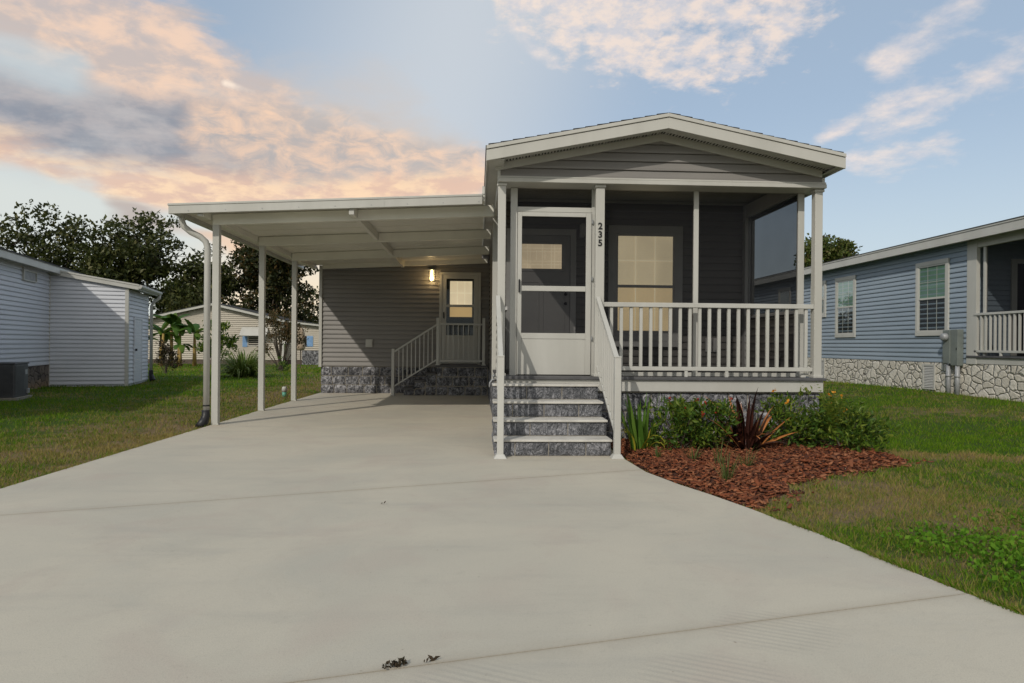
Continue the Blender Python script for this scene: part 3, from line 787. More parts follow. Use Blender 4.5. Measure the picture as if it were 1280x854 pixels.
# ------------------------------------------------------------------ the grey house
HX0, HX1, PK = .29, 4.31, 2.237
def zt(x): return 3.946 - .2 * abs(x - PK)
house = thing('manufactured_house', 'grey vinyl-sided manufactured house with a white gabled screened front porch', 'house', (2.3, 8.3, 0))
def built(mb, n, m, par=house, **k): return mb.build(n, M[m], par, **k)

def sloped_board(mb, y0, y1, d0, d1, x0=.085, x1=4.389):
    """pair of raked boards meeting at the ridge, d = drop below the roof surface"""
    mb.prism([(x0, 0, zt(x0) - d0), (PK, 0, zt(PK) - d0), (PK, 0, zt(PK) - d1), (x0, 0, zt(x0) - d1)], (0, y0, 0), (0, y1, 0))
    mb.prism([(PK, 0, zt(PK) - d0), (x1, 0, zt(x1) - d0), (x1, 0, zt(x1) - d1), (PK, 0, zt(PK) - d1)], (0, y0, 0), (0, y1, 0))
    return mb
# roof
rf = MB(); sloped_board(rf, 7.86, 27.0, .0, .045, .075, 4.399)
for k in range(1, 16):                                     # shingle courses showing as steps along the rake
    for sgn in (-1, 1):
        x = PK + sgn * k * .142
        if not .09 < x < 4.38: continue
        xa, xb = x, x - sgn * .14
        rf.prism([(xa, 0, zt(xa) + .001), (xb, 0, zt(xb) + .001), (xa, 0, zt(xa) + .011)], (0, 7.845 + random.uniform(-.006, .006), 0), (0, 9.2, 0))
roof = built(rf, 'roof', 'shingle')
built(sloped_board(MB(), 7.825, 7.858, .010, .052), 'rake_trim', 'white', bevel=.003)
built(sloped_board(MB(), 7.838, 7.870, .058, .186), 'fascia', 'white', bevel=.003)
sf = MB(); sloped_board(sf, 7.872, 8.20, .143, .15, .10, 4.374)
for k in range(13):                                        # soffit ribs and vent slots
    x = .2 + k * .33
    for dx in (0, .11, .22): sf.box(x + dx, x + dx + .006, 7.874, 8.198, zt(x + dx) - .1555, zt(x + dx) - .1502)
built(sf, 'soffit', 'white')
vt = MB()
for i in range(110):
    x = .14 + i * .0386
    vt.box(x - .014, x + .014, 8.085, 8.150, zt(x) - .1515, zt(x) - .1495)
built(vt, 'soffit_vent', 'dark')
fz = MB(); sloped_board(fz, 8.165, 8.197, .152, .238, .20, 4.274)
fz.box(.226, .262, 8.17, 8.2, 3.165, zt(.24) - .24); fz.box(4.275, 4.31, 8.17, 8.2, 3.165, zt(4.29) - .24)
built(fz, 'frieze_board', 'white', bevel=.003)
# eaves along both sides
ev = MB()
ev.box(.085, .105, 7.872, 27.0, 3.335, 3.468); ev.box(.107, .30, 7.872, 27.0, 3.350, 3.360)
ev.box(4.369, 4.389, 7.872, 27.0, 3.335, 3.468); ev.box(4.30, 4.367, 7.872, 27.0, 3.350, 3.360)
ev.box(.05, .083, 9.7, 27.0, 3.36, 3.47)
built(ev, 'eave', 'white')
# gable siding and the white beam under it
def gable_rng(z):
    hw = max(0.0, (3.946 - .19 - z) / .2); return (max(.262, PK - hw), min(4.275, PK + hw))
built(siding(MB(), facing_front(8.2), gable_rng, 3.24, 3.76, .1075), 'gable_siding', 'gsiding', recalc=False)
bm_ = MB(); bm_.box(.24, 4.325, 8.15, 8.52, 3.165, 3.215); bm_.box(.24, 4.325, 8.165, 8.2, 3.218, 3.242)
bm_.box(.24, .285, 8.52, 10.36, 3.165, 3.345); bm_.box(4.28, 4.325, 8.52, 10.36, 3.165, 3.345)
built(bm_, 'porch_beam', 'white', bevel=.006)
# ceiling of the porch with its ribs
ce = MB(); ce.box(.29, 4.275, 8.522, 10.42, 3.445, 3.455)
for k in range(19): ce.box(.30, 4.27, 8.56 + k * .1, 8.563 + k * .1, 3.440, 3.4448)
ce.box(.30, 4.27, 10.36, 10.385, 3.40, 3.4447)
built(ce, 'porch_ceiling', 'white')
fb = MB(); fb.box(.29, 4.275, 8.50, 8.52, 3.217, 3.444); built(fb, 'beam_back', 'white')
# columns with little capitals
for x0, x1 in ((.237, .333), (1.443, 1.553), (4.212, 4.31)):
    c_ = MB(); c_.box(x0, x1, 8.215, 8.315, .80, 3.13)
    c_.box(x0 - .014, x1 + .014, 8.20, 8.33, 3.13, 3.164); c_.box(x0 - .012, x1 + .012, 8.202, 8.328, .80, .835)
    built(c_, 'porch_column', 'white', bevel=.006)
# house number on the middle column
num = thing('house_number', 'black numerals 235 stacked on the porch column right of the screen door', 'house number', (1.497, 8.213, 2.4))
for k, ch in enumerate('235'):
    cu = bpy.data.curves.new('digit', 'FONT'); cu.body = ch; cu.size = .112; cu.extrude = .003; cu.offset = .0025; cu.align_x = 'CENTER'
    tmp = bpy.data.objects.new('digit_curve', cu); col.objects.link(tmp)
    dg = bpy.context.evaluated_depsgraph_get(); me = bpy.data.meshes.new_from_object(tmp.evaluated_get(dg)); bpy.data.objects.remove(tmp)
    me.transform(Matrix.Translation((0, -.003, 0.218 - k * .103)) @ Matrix.Rotation(R(90), 4, 'X'))
    me.materials.clear(); me.materials.append(M['ink'])
    o = bpy.data.objects.new('numeral', me); col.objects.link(o); o.parent = num
# porch floor
dk = MB(); dk.box(.235, 4.345, 8.165, 10.38, .765, .80)
built(dk, 'porch_floor', 'deck', bevel=.004)
built(MB().box(.25, 4.325, 8.20, 8.225, .622, .762), 'skirt_board', 'white', bevel=.003)
built(MB().box(1.0, 4.34, 8.222, 8.235, .606, .621), 'drip_cap', 'mortar')
# masonry skirting
built(MB().box(1.40, 4.29, 8.26, 8.30, -.1, .61).box(.262, .30, 8.24, 16.1, -.1, .62).box(4.28, 4.30, 8.3, 26, -.1, .62), 'foundation', 'mortar')
sk = MB(); ashlar(sk, facing_front(8.258), 1.45, 4.312, -.08, .605, [.20, .245, .24], .011, .020, .024, 3, (.16, .36))
built(sk, 'skirting', 'rock', smooth=True); sk = MB()
ashlar(sk, facing_left(.262), 8.26, 16.15, -.02, .63, [.21, .22, .22], .010, .045, .022, 4, (.25, .42))
built(sk, 'skirting', 'rock', smooth=True)
# side and back walls of the front box
sw = MB()
siding(sw, facing_left(HX0), lambda z: (10.42, 16.18), .64, 3.36)
siding(sw, facing_right(HX1), lambda z: (10.42, 26.9), .64, 3.36)
built(sw, 'side_wall', 'gsiding', recalc=False)
MB().box(.315, 4.285, 10.44, 26.8, .1, 3.34).box(-3.68, .20, 16.24, 25.8, .1, 2.95).build('wall_core', M['dark'], house)
pw = MB(); siding(pw, facing_front(10.4), lambda z: (.31, 4.29), .80, 3.44, .113)
built(pw, 'porch_back_wall', 'gsiding', recalc=False)
for q in ((.22, .318, 10.335, 10.412, .63, 3.36), (4.282, 4.33, 10.335, 10.412, .63, 3.36), (4.16, 4.255, 10.30, 10.398, .80, 3.40)):
    built(MB().box(*q), 'corner_post', 'gtrim' if q[0] == 4.16 else 'white', bevel=.004)
# low walls and screens on the two open sides of the porch
hw = MB()
siding(hw, facing_right(4.18), lambda z: (8.56, 10.30), .80, 1.62, .113); siding(hw, facing_left(4.24), lambda z: (8.56, 10.30), .80, 1.62, .113)
built(hw, 'porch_half_wall', 'gsiding', recalc=False); hw = MB()
siding(hw, facing_left(.30), lambda z: (8.56, 10.33), .80, 1.62, .113)
built(hw, 'porch_half_wall', 'gsiding', recalc=False)
for q in ((4.17, 4.25, 8.53, 10.30, 1.625, 1.67), (4.17, 4.25, 8.53, 10.30, 3.20, 3.40), (.30, .38, 8.53, 10.33, 1.625, 1.67)):
    built(MB().box(*q), 'side_screen_rail', 'gtrim', bevel=.003)
# front screen wall
F1 = MB(); y0, y1 = 8.44, 8.485
F1.box(.402, .488, y0, y1, .801, 3.163); F1.box(1.430, 1.480, y0, y1, .801, 3.163)
F1.box(2.742, 2.806, y0, y1, .801, 3.163); F1.box(4.104, 4.186, y0, y1, .801, 3.163)
F1.box(.4885, 1.4295, y0, y1, 2.862, 2.925)
F1.box(1.4805, 2.7415, y0, y1, .801, .85); F1.box(2.8065, 4.1035, y0, y1, .801, .85)
built(F1, 'screen_frame', 'whiteal', bevel=.004)
S1 = MB(); ys_ = 8.463
for a, b, c_, d in ((1.480, 2.742, .85, 3.163), (2.806, 4.104, .85, 3.163), (.488, 1.43, 2.925, 3.163)):
    S1.quad((a, ys_, c_), (b, ys_, c_), (b, ys_, d), (a, ys_, d))
built(S1, 'insect_screen', 'screen', recalc=False); S1 = MB()
for X in (4.21,): S1.quad((X, 8.5, 1.67), (X, 10.3, 1.67), (X, 10.3, 3.2), (X, 8.5, 3.2))
built(S1, 'side_screen', 'screenside', recalc=False); S1 = MB()
S1.quad((.34, 8.5, 1.67), (.34, 10.33, 1.67), (.34, 10.33, 3.2), (.34, 8.5, 3.2))
built(S1, 'side_screen', 'screenside', recalc=False)
# screen door
sdr = MB(); a, b = .493, 1.425; y0, y1 = 8.42, 8.452
sdr.box(a, a + .052, y0, y1, .812, 2.855); sdr.box(b - .068, b, y0, y1, .812, 2.855)
sdr.box(a + .0525, b - .0685, y0, y1, 2.802, 2.855); sdr.box(a + .0525, b - .0685, y0 - .004, y1, 1.862, 1.928); sdr.box(a + .0525, b - .0685, y0, y1, 1.262, 1.335)
sdr.box(a + .0525, b - .0685, y0 + .006, y1 - .004, .812, 1.2615)
sdo = built(sdr, 'screen_door', 'whiteal', bevel=.004)
q = MB()
for c_, d in ((1.928, 2.802), (1.335, 1.862)): q.quad((a + .05, 8.44, c_), (b - .066, 8.44, c_), (b - .066, 8.44, d), (a + .05, 8.44, d))
built(q, 'door_screen', 'screen', sdo, recalc=False)
built(MB().box(a + .012, a + .032, 8.385, 8.42, 1.845, 2.005), 'handle', 'black', sdo, bevel=.004)
for z in (1.25, 2.0, 2.72): built(MB().box(1.427, 1.446, 8.412, 8.4415, z, z + .05), 'hinge', 'steel', sdo)
# front door at the back of the porch
dT = MB(); P = facing_front(10.385)
ubox(dT, P, .43, .52, 0, .04, .80, 2.98); ubox(dT, P, 1.425, 1.515, 0, .04, .80, 2.98); ubox(dT, P, .5205, 1.4245, 0, .04, 2.885, 2.98)
fd_t = built(dT, 'door_casing', 'gtrim', bevel=.004)
fd = MB(); ubox(fd, P, .525, 1.42, .004, .022, .815, 2.88)
for u0, u1, z0, z1 in ((.60, .945, .95, 2.16), (1.0, 1.345, .95, 2.16)):
    for e in ((u0, u1, z1 - .012, z1), (u0, u1, z0, z0 + .012), (u0, u0 + .012, z0 + .0125, z1 - .0125), (u1 - .012, u1, z0 + .0125, z1 - .0125)): ubox(fd, P, e[0], e[1], .0225, .030, e[2], e[3])
ubox(fd, P, .60, 1.345, .0225, .034, 2.745, 2.785); ubox(fd, P, .60, 1.345, .0225, .034, 2.325, 2.365)
ubox(fd, P, .60, .64, .0225, .034, 2.3655, 2.7445); ubox(fd, P, 1.29, 1.345, .0225, .034, 2.3655, 2.7445)
fdo = built(fd, 'front_door', 'gdoor', bevel=.003)
q = MB(); ubox(q, P, .641, 1.289, .0225, .026, 2.366, 2.744); built(q, 'door_glass', 'litglass', fdo)
gr = MB()
for u in (.76, .80, .99, 1.13, 1.18): ubox(gr, P, u - .0035, u + .0035, .0265, .029, 2.37, 2.74)
for z in (2.43, 2.48, 2.63, 2.68): ubox(gr, P, .645, 1.285, .0266, .0288, z - .003, z + .003)
for u, z in ((.90, 2.5), (1.03, 2.5)): ubox(gr, P, u - .004, u + .004, .0267, .0287, 2.5, 2.65)
built(gr, 'leaded_lines', 'litgrille', fdo)
for z, r in ((1.83, .026), (1.975, .026)):
    kb = MB(); kb.tube([P(1.355, .022, z), P(1.355, .045, z), P(1.355, .047, z), P(1.355, .075, z)], [r, r, r * .9, r * .8], 14)
    built(kb, 'door_knob' if z < 1.9 else 'deadbolt', 'black', fdo, smooth=True)
# lit window on the porch
window(house, facing_front(10.385), 2.02, 3.19, 1.26, 3.055, .125, 'gtrim', 'gtrim', lit=True, rows=(2, 1), ncol=3, split=.47)
built(MB().box(2.06, 3.15, 10.33, 10.344, 1.17, 1.258), 'window_apron', 'gtrim', bevel=.003)
for (xa, xb) in ((3.568, 3.668), (3.690, 3.785)):
    ob = MB(); ob.box(xa, xb, 10.345, 10.384, 1.10, 1.315); ob.box(xa + .012, xb - .012, 10.335, 10.3445, 1.12, 1.295)
    built(ob, 'outlet_box', 'gtrim', bevel=.004)
# porch railing
ra = MB(); ra.box(1.555, 4.21, 8.225, 8.305, 1.665, 1.722); ra.box(1.555, 4.21, 8.245, 8.285, .878, .928)
for x in (2.60, 3.115): ra.box(x - .02, x + .02, 8.25, 8.28, .80, .878)
rail = built(ra, 'railing', 'whiteal', bevel=.005)
for k in range(21):
    x = 1.655 + k * .1235
    if x > 4.19: break
    built(MB().box(x - .019, x + .019, 8.247, 8.283, .9285, 1.6645), 'baluster', 'whiteal', rail, bevel=.003)
built(MB().box(4.09, 4.15, 8.30, 8.36, .801, .83).box(4.10, 4.20, 8.33, 8.345, .83, .85), 'rail_bracket', 'whiteal', bevel=.003)
hb = MB(); hb.tube([(.262, 8.9, .72), (.20, 8.9, .72), (.17, 8.9, .68), (.165, 8.9, .62)], .014, 8); hb.tube([(.215, 8.9, .715), (.215, 8.9, .765)], .008, 6); hb.tube([(.215, 8.86, .77), (.215, 8.94, .77)], .02, 8)
built(hb, 'hose_bib', 'steel', smooth=True)

# rear wing seen under the carport
wg = MB(); siding(wg, facing_front(16.2), lambda z: (-3.70, .27), .645, 3.36, .1085)
siding(wg, facing_left(-3.70), lambda z: (16.22, 25.9), .645, 3.0)
built(wg, 'wing_wall', 'gsiding', recalc=False)
built(MB().box(-3.765, -3.695, 16.15, 16.225, .62, 3.03), 'wing_corner_trim', 'white', bevel=.004)
built(MB().box(-3.69, .25, 16.20, 16.26, -.1, .64).box(-3.69, -3.6, 16.26, 25.9, -.1, .64), 'wing_foundation', 'mortar')
ws = MB(); ashlar(ws, facing_front(16.2), -3.72, .22, -.01, .635, [.205, .215, .22], .012, .034, .026, 8, (.28, .46)); ashlar(ws, facing_left(-3.69), 16.22, 25.8, -.03, .635, [.22, .22, .23], .012, .10, .026, 9, (.3, .6))
built(ws, 'wing_skirting', 'rock', smooth=True)
built(MB().prism([(-3.69, 0, 2.98), (.28, 0, 3.34), (.28, 0, 3.42), (-3.69, 0, 3.06)], (0, 16.40, 0), (0, 26, 0)), 'wing_roof', 'white')
# side door with a storm door
P = facing_front(16.185)
cs = MB(); ubox(cs, P, -.925, -.86, 0, .045, .70, 2.91); ubox(cs, P, .005, .07, 0, .045, .70, 2.91); ubox(cs, P, -.8595, .0045, 0, .045, 2.845, 2.91)
built(cs, 'side_door_casing', 'white', bevel=.003)
st = MB(); ubox(st, P, -.856, -.755, .004, .035, .72, 2.842); ubox(st, P, -.10, .001, .004, .035, .72, 2.842)
ubox(st, P, -.7545, -.1005, .004, .035, 2.755, 2.842); ubox(st, P, -.7545, -.1005, .004, .035, 2.075, 2.135); ubox(st, P, -.7545, -.1005, .004, .030, .72, 1.40)
so = built(st, 'storm_door', 'white', bevel=.003)
q = MB(); ubox(q, P, -.7545, -.1005, .006, .009, 1.40, 2.755); built(q, 'inner_door', 'black', so)
q = MB(); ubox(q, P, -.672, -.14, .0095, .013, 2.135, 2.70); built(q, 'lit_pane', 'litglass', so)
q = MB(); ubox(q, P, -.672, -.14, .0095, .013, 1.84, 2.075); built(q, 'lit_pane', 'litlow', so)
g = MB()
for u in (-.495, -.317): ubox(g, P, u - .006, u + .006, .0135, .018, 2.14, 2.698)
ubox(g, P, -.67, -.142, .0137, .0178, 2.408, 2.422); built(g, 'grille', 'litgrille', so)
q = MB(); q.quad(P(-.7545, .026, 1.40), P(-.1005, .026, 1.40), P(-.1005, .026, 2.755), P(-.7545, .026, 2.755)); built(q, 'storm_glass', 'glass', so)
q = MB(); ubox(q, P, -.83, -.80, .036, .07, 1.80, 1.95); built(q, 'handle', 'black', so, bevel=.004)
ob = MB(); ob.box(-2.66, -2.50, 16.14, 16.186, 1.10, 1.285); ob.box(-2.63, -2.53, 16.128, 16.1395, 1.125, 1.26)
built(ob, 'outlet_box', 'white', bevel=.004)

# wall lamp beside the side door
wl = thing('wall_lamp', 'lit glass wall lamp beside the side door under the carport', 'wall lamp', (-1.105, 16.18, 2.63))
MB().box(-1.165, -1.045, 16.155, 16.182, 2.70, 2.98).build('back_plate', M['steel'], wl, .003)
MB().box(-1.18, -1.03, 16.02, 16.16, 2.945, 2.965).build('cap', M['steel'], wl, .003)
lg = MB()
for x in (-1.175, -1.037):
    lg.box(x, x + .002, 16.025, 16.152, 2.65, 2.944)
lg.box(-1.172, -1.038, 16.025, 16.027, 2.65, 2.944); lg.build('glass_shade', M['lampglass'], wl)
bl = MB(); bl.tube([(-1.105, 16.09, 2.945), (-1.105, 16.09, 2.80), (-1.105, 16.09, 2.76), (-1.105, 16.09, 2.72), (-1.105, 16.09, 2.69)], [.014, .018, .032, .030, .01], 12)
bl.build('bulb', M['bulb'], wl, smooth=True)
pl = bpy.data.lights.new('lamp_light', 'POINT'); plo = bpy.data.objects.new('lamp_light', pl); col.objects.link(plo)
pl.energy = 1.3; pl.color = (1.0, .66, .34); pl.shadow_soft_size = .04; plo.location = (-1.105, 15.97, 2.73)
pl2 = thing('porch_lantern', 'unlit grey wall lantern on the porch wall right of the front door', 'wall lamp', (1.605, 10.36, 2.85))
MB().box(1.57, 1.64, 10.36, 10.385, 2.86, 3.06).build('back_plate', M['gtrim'], pl2, .003)
MB().tube([(1.605, 10.29, 2.86), (1.605, 10.29, 2.88), (1.605, 10.29, 3.03), (1.605, 10.29, 3.06)], [.03, .04, .04, .02], 12).box(1.595, 1.615, 10.29, 10.36, 3.0, 3.02).build('lantern_body', M['gtrim'], pl2)

# ------------------------------------------------------------------ carport
cp = thing('carport', 'white aluminium flat-roofed carport on three posts over the driveway', 'carport', (-1.9, 12.8, 0))
def zu(x): return 3.03 + .05 * (x + 3.75)
def pan(mb, x0, x1, y0, y1, a, b):
    return mb.prism([(x0, 0, zu(x0) + a), (x1, 0, zu(x1) + a), (x1, 0, zu(x1) + b), (x0, 0, zu(x0) + b)], (0, y0, 0), (0, y1, 0))
rp = MB(); pan(rp, -4.16, .08, 9.53, 16.14, 0, .075)
k = 0; yy = 9.9
while yy < 16.0:
    pan(rp, -4.14, .07, yy, yy + .016, -.007, -.0005); yy += .46
rp.build('roof_panel', M['roofpan'], cp)
ff = MB(); pan(ff, -4.27, .05, 9.485, 9.528, -.055, .055); pan(ff, -4.28, .05, 9.478, 9.528, .058, .088)
ff.build('front_fascia', M['whiteal'], cp, .004)
for k in range(9):
    x = -4.0 + k * .5; MB().tube([(x, 9.4845, zu(x) - .02), (x, 9.480, zu(x) - .02)], .007, 8).build('screw', M['steel'], cp)
for x in (-1.35,): q = MB(); pan(q, x - .03, x + .03, 9.482, 9.4848, -.0545, .0545); q.build('fascia_splice', M['whiteal'], cp)
gt = MB(); prof = [(-4.165, 3.075), (-4.165, 2.955), (-4.24, 2.955), (-4.285, 3.0), (-4.285, 3.085), (-4.27, 3.085), (-4.268, 3.005), (-4.235, 2.97), (-4.18, 2.97), (-4.18, 3.075)]
gt.prism([(x, 0, z) for x, z in prof], (0, 9.53, 0), (0, 16.3, 0)); gt.build('gutter', M['whiteal'], cp)
for y in (9.86, 11.91, 13.98):
    b = MB(); pan(b, -3.80, .22, y - .04, y + .04, -.165, -.014); pan(b, -3.79, .21, y - .022, y + .04, -.0138, -.001); b.build('cross_beam', M['roofpan'], cp, .004)
b = MB(); pan(b, -3.66, .22, 16.02, 16.12, -.10, -.001); b.build('wall_beam', M['roofpan'], cp, .004)
for xa, xb, z0 in ((-1.815, -1.75, 2.995),):
    lb = MB()
    for ya, yb in ((9.545, 9.815), (9.905, 11.865), (11.955, 13.935), (14.025, 16.015)): lb.box(xa, xb, ya, yb, z0, zu(xa) - .003)
    lb.build('long_beam', M['roofpan'], cp, .003)
    MB().box(xa - .003, xb + .003, 9.525, 9.5445, z0 - .003, z0 + .065).build('end_cap', M['whiteal'], cp, .002)
lb = MB()
for ya, yb in ((9.545, 9.815), (9.905, 11.865), (11.955, 13.935), (14.025, 16.10)): lb.box(-3.89, -3.815, ya, yb, 2.93, 3.022)
lb.build('eave_beam', M['roofpan'], cp, .003)
MB().box(-3.895, -3.83, 9.527, 9.5445, 2.935, 3.0).build('end_cap', M['whiteal'], cp, .002)
pob = None
for y in (9.86, 11.91, 13.98):
    p_ = MB(); p_.box(-3.80, -3.705, y - .045, y + .045, 0.0, zu(-3.75) - .166)
    p_.box(-3.715, -3.69, y - .055, y - .03, 0, .02)
    p_.build('post', M['whiteal'], cp, .007)
ds = MB(); ds.tube([(-4.20, 9.75, 2.97), (-4.20, 9.75, 2.90), (-4.17, 9.755, 2.82), (-4.08, 9.77, 2.745), (-3.96, 9.80, 2.685), (-3.89, 9.81, 2.62), (-3.865, 9.815, 2.53), (-3.865, 9.815, 2.3), (-3.865, 9.815, .18)], .044, 10)
dso = ds.build('downspout', M['whiteal'], cp, smooth=True)
MB().tube([(-3.865, 9.815, .27), (-3.865, 9.815, .29)], .047, 12).build('strap', M['black'], dso)
bt = MB(); bt.tube([(-3.87, 9.81, .215), (-3.87, 9.81, .13), (-3.88, 9.78, .06), (-3.91, 9.70, -.02)], [.052, .056, .062, .068], 12); bt.build('drain_boot', M['black'], dso, smooth=True)

# ------------------------------------------------------------------ front steps
stp = thing('entry_steps', 'front porch steps of grey split-face blocks with white railings', 'steps', (.85, 7.1, 0))
RY = [7.12, 7.385, 7.65, 7.93]; RZ = .18
X0, X1 = .185, 1.44
core = MB()
for i in range(4):
    core.box(X0 + .012, X1 - .012, RY[i] + .014, 8.19, RZ * i + (.001 if i else -.05), RZ * (i + 1) - .026)
core.build('mortar_core', M['mortar'], stp)
for i in range(4):
    bk = MB()
    offs = random.Random(40 + i)
    P = facing_front(RY[i] + .012)
    u = X0; ws_ = [.22, .36, .40, .36] if i % 2 == 0 else [.40, .42, .40, .2]
    for j, w in enumerate(ws_):
        un = min(u + w, X1)
        if X1 - un < .09: un = X1
        rockface(bk, P, u + .005, un - .005, RZ * i + .006, RZ * (i + 1) - .030, .012, .012, 60 + i * 9 + j)
        u = un
        if u >= X1 - .01: break
    PL = facing_left(X0 + .012)
    y = RY[i] + .012
    while y < 8.17:
        yn = min(y + .38, 8.17); rockface(bk, PL, y + .006, yn - .006, RZ * i + .006, RZ * (i + 1) - (.03 if True else 0), .018, .016, 90 + i * 7 + int(y * 10)); y = yn
    PR = facing_right(X1 - .012)
    rockface(bk, PR, RY[i] + .012, 8.17, RZ * i + .006, RZ * (i + 1) - .03, .03, .014, 120 + i)
    bk.build('riser', M['rockstep'], stp, smooth=True)
    ye = RY[i + 1] + .02 if i < 3 else 8.17
    t = MB(); t.box(X0 - .006, X1 + .006, RY[i] - .018, ye, RZ * (i + 1) - .025, RZ * (i + 1)); t.build('tread', M['tread'], stp, .006)
# rails
for x in (.245, 1.475):
    hr = MB()
    hr.box(x - .034, x + .034, 6.975, 7.045, .0, 1.055)
    hr.add([(x - .07, 6.94, .0), (x + .07, 6.94, 0), (x + .07, 7.08, 0), (x - .07, 7.08, 0), (x - .04, 6.97, .045), (x + .04, 6.97, .045), (x + .04, 7.05, .045), (x - .04, 7.05, .045)],
           [(0, 1, 5, 4), (1, 2, 6, 5), (2, 3, 7, 6), (3, 0, 4, 7), (4, 5, 6, 7), (3, 2, 1, 0)])
    hr.box(x - .037, x + .037, 6.972, 7.048, 1.055, 1.072)
    hro = hr.build('newel_post', M['whiteal'], stp, .006)
    if x < 1: xe = x + .055
    else: xe = x + .02
    tr = MB()
    def bar(y0, z0, y1, z1, h, w):
        tr.prism([(x - w, y0, z0), (x + w, y0, z0), (x + w, y0, z0 + h), (x - w, y0, z0 + h)], (0, 0, 0), (0, 0, 0)) if False else None
        vs = [(x - w, y0, z0), (x + w, y0, z0), (x + w, y0, z0 + h), (x - w, y0, z0 + h), (x - w, y1, z1), (x + w, y1, z1), (x + w, y1, z1 + h), (x - w, y1, z1 + h)]
        tr.add(vs, [(0, 1, 2, 3), (7, 6, 5, 4), (0, 4, 5, 1), (1, 5, 6, 2), (2, 6, 7, 3), (3, 7, 4, 0)])
    bar(7.048, 1.01, 8.20, 1.735, .052, .026)
    bar(7.048, .215, 8.20, .90, .035, .016)
    tr.build('handrail', M['whiteal'], stp, .004)
    for k in range(9):
        y = 7.15 + k * .118; f = (y - 7.048) / 1.152
        MB().box(x - .013, x + .013, y - .013, y + .013, .25 + .685 * f, 1.008 + .725 * f).build('baluster', M['whiteal'], stp, .002)

# ------------------------------------------------------------------ side steps under the carport
ss = thing('side_steps', 'side steps of dark rock blocks with white railing below the carport door', 'steps', (-.9, 15.8, 0))
MB().box(-.93, .24, 15.53, 16.14, -.02, .66).box(-1.18, -.931, 15.53, 16.14, -.02, .49).box(-1.43, -1.181, 15.53, 16.14, -.02, .315).box(-1.68, -1.431, 15.53, 16.14, -.02, .14).build('mortar_core', M['mortar'], ss)
rk = MB(); P = facing_front(15.532)
ashlar(rk, P, -.94, .235, 0, .655, [.215, .22, .22], .01, .03, .022, 21, (.3, .45))
ashlar(rk, P, -1.19, -.945, 0, .485, [.215, .27], .01, .03, .022, 22, (.3, .45)); ashlar(rk, P, -1.44, -1.195, 0, .31, [.155, .155], .01, .03, .022, 23); ashlar(rk, P, -1.69, -1.445, 0, .135, [.135], .01, .03, .022, 24)
rk.build('side_face', M['rock'], ss, smooth=True)
for x0, x1, z in ((-.96, .25, .70), (-1.21, -.955, .525), (-1.46, -1.205, .35), (-1.71, -1.455, .175)):
    MB().box(x0, x1 - .002, 15.49, 16.14, z - .038, z).build('tread', M['deck'], ss, .005)
RYs = 15.505
for x, z0, z1 in ((-1.93, 0, 1.07), (-.915, .70, 1.79), (.14, .70, 1.79)):
    n = MB(); n.box(x - .033, x + .033, RYs - .033, RYs + .033, z0, z1); n.box(x - .055, x + .055, RYs - .05, RYs + .05, z0, z0 + .018); n.build('newel_post', M['whiteal'], ss, .005)
tr = MB(); tr.box(-.88, .105, RYs - .025, RYs + .025, 1.625, 1.665); tr.box(-.88, .105, RYs - .018, RYs + .018, .78, .82)
def sbar(z0, z1, h, w):
    vs = [(-1.895, RYs - w, z0), (-1.895, RYs + w, z0), (-1.895, RYs + w, z0 + h), (-1.895, RYs - w, z0 + h), (-.95, RYs - w, z1), (-.95, RYs + w, z1), (-.95, RYs + w, z1 + h), (-.95, RYs - w, z1 + h)]
    tr.add(vs, [(0, 1, 2, 3), (7, 6, 5, 4), (0, 4, 5, 1), (1, 5, 6, 2), (2, 6, 7, 3), (3, 7, 4, 0)])
sbar(.985, 1.60, .045, .025); sbar(.20, .80, .035, .018)
tr.build('handrail', M['whiteal'], ss, .004)
for k in range(8):
    x = -.80 + k * .118; MB().box(x - .010, x + .010, RYs - .010, RYs + .010, .82, 1.625).build('baluster', M['whiteal'], ss)
for k in range(9):
    x = -1.80 + k * .095; f = (x + 1.895) / .945
    MB().box(x - .010, x + .010, RYs - .010, RYs + .010, .235 + .60 * f, .987 + .615 * f).build('baluster', M['whiteal'], ss)

# ------------------------------------------------------------------ blue house on the right
BX = 10.3
bh = thing('blue_house', 'blue vinyl-sided house with white trim and pale flagstone skirting', 'house', (12.3, 16, 0))
wb = MB(); siding(wb, facing_left(BX), lambda z: (13.62, 34), .872, 3.50, .1085)
siding(wb, facing_front(13.62), lambda z: (BX + .05, 14.4), .90, 3.50, .1085)
wb.build('wall', M['bsiding'], bh, recalc=False)
MB().box(BX + .02, 14.4, 13.66, 34, .1, 3.5).build('wall_core', M['dark'], bh)
fs_ = MB(); fs_.box(BX - .012, BX + .06, 11.38, 34, .0, .862); fs_.box(BX + .061, 14.4, 11.38, 11.44, 0, .862); fs_.build('skirting', M['flag'], bh)
eb = MB(); eb.box(9.98, 10.01, 10.7, 34, 3.40, 3.575); eb.box(9.965, 10.01, 10.7, 34, 3.578, 3.628); eb.box(10.012, 10.32, 10.7, 34, 3.44, 3.452)
eb.build('eave', M['white'], bh, .004)
rb = MB(); rb.prism([(9.955, 0, 3.63), (12.35, 0, 4.11), (14.8, 0, 3.63), (14.8, 0, 3.60), (12.35, 0, 4.07), (9.955, 0, 3.615)], (0, 10.7, 0), (0, 34, 0)); rb.build('roof', M['shingle'], bh)
gb = MB(); gb.prism([(10.02, 0, 3.60), (12.35, 0, 4.06), (14.7, 0, 3.60), (14.7, 0, 3.30), (10.02, 0, 3.30)], (0, 11.32, 0), (0, 11.37, 0)); gb.build('gable', M['white'], bh)
cb = MB(); cb.box(BX - .03, BX + .05, 13.36, 13.635, .86, 3.43); cb.build('corner_board', M['white'], bh, .004)
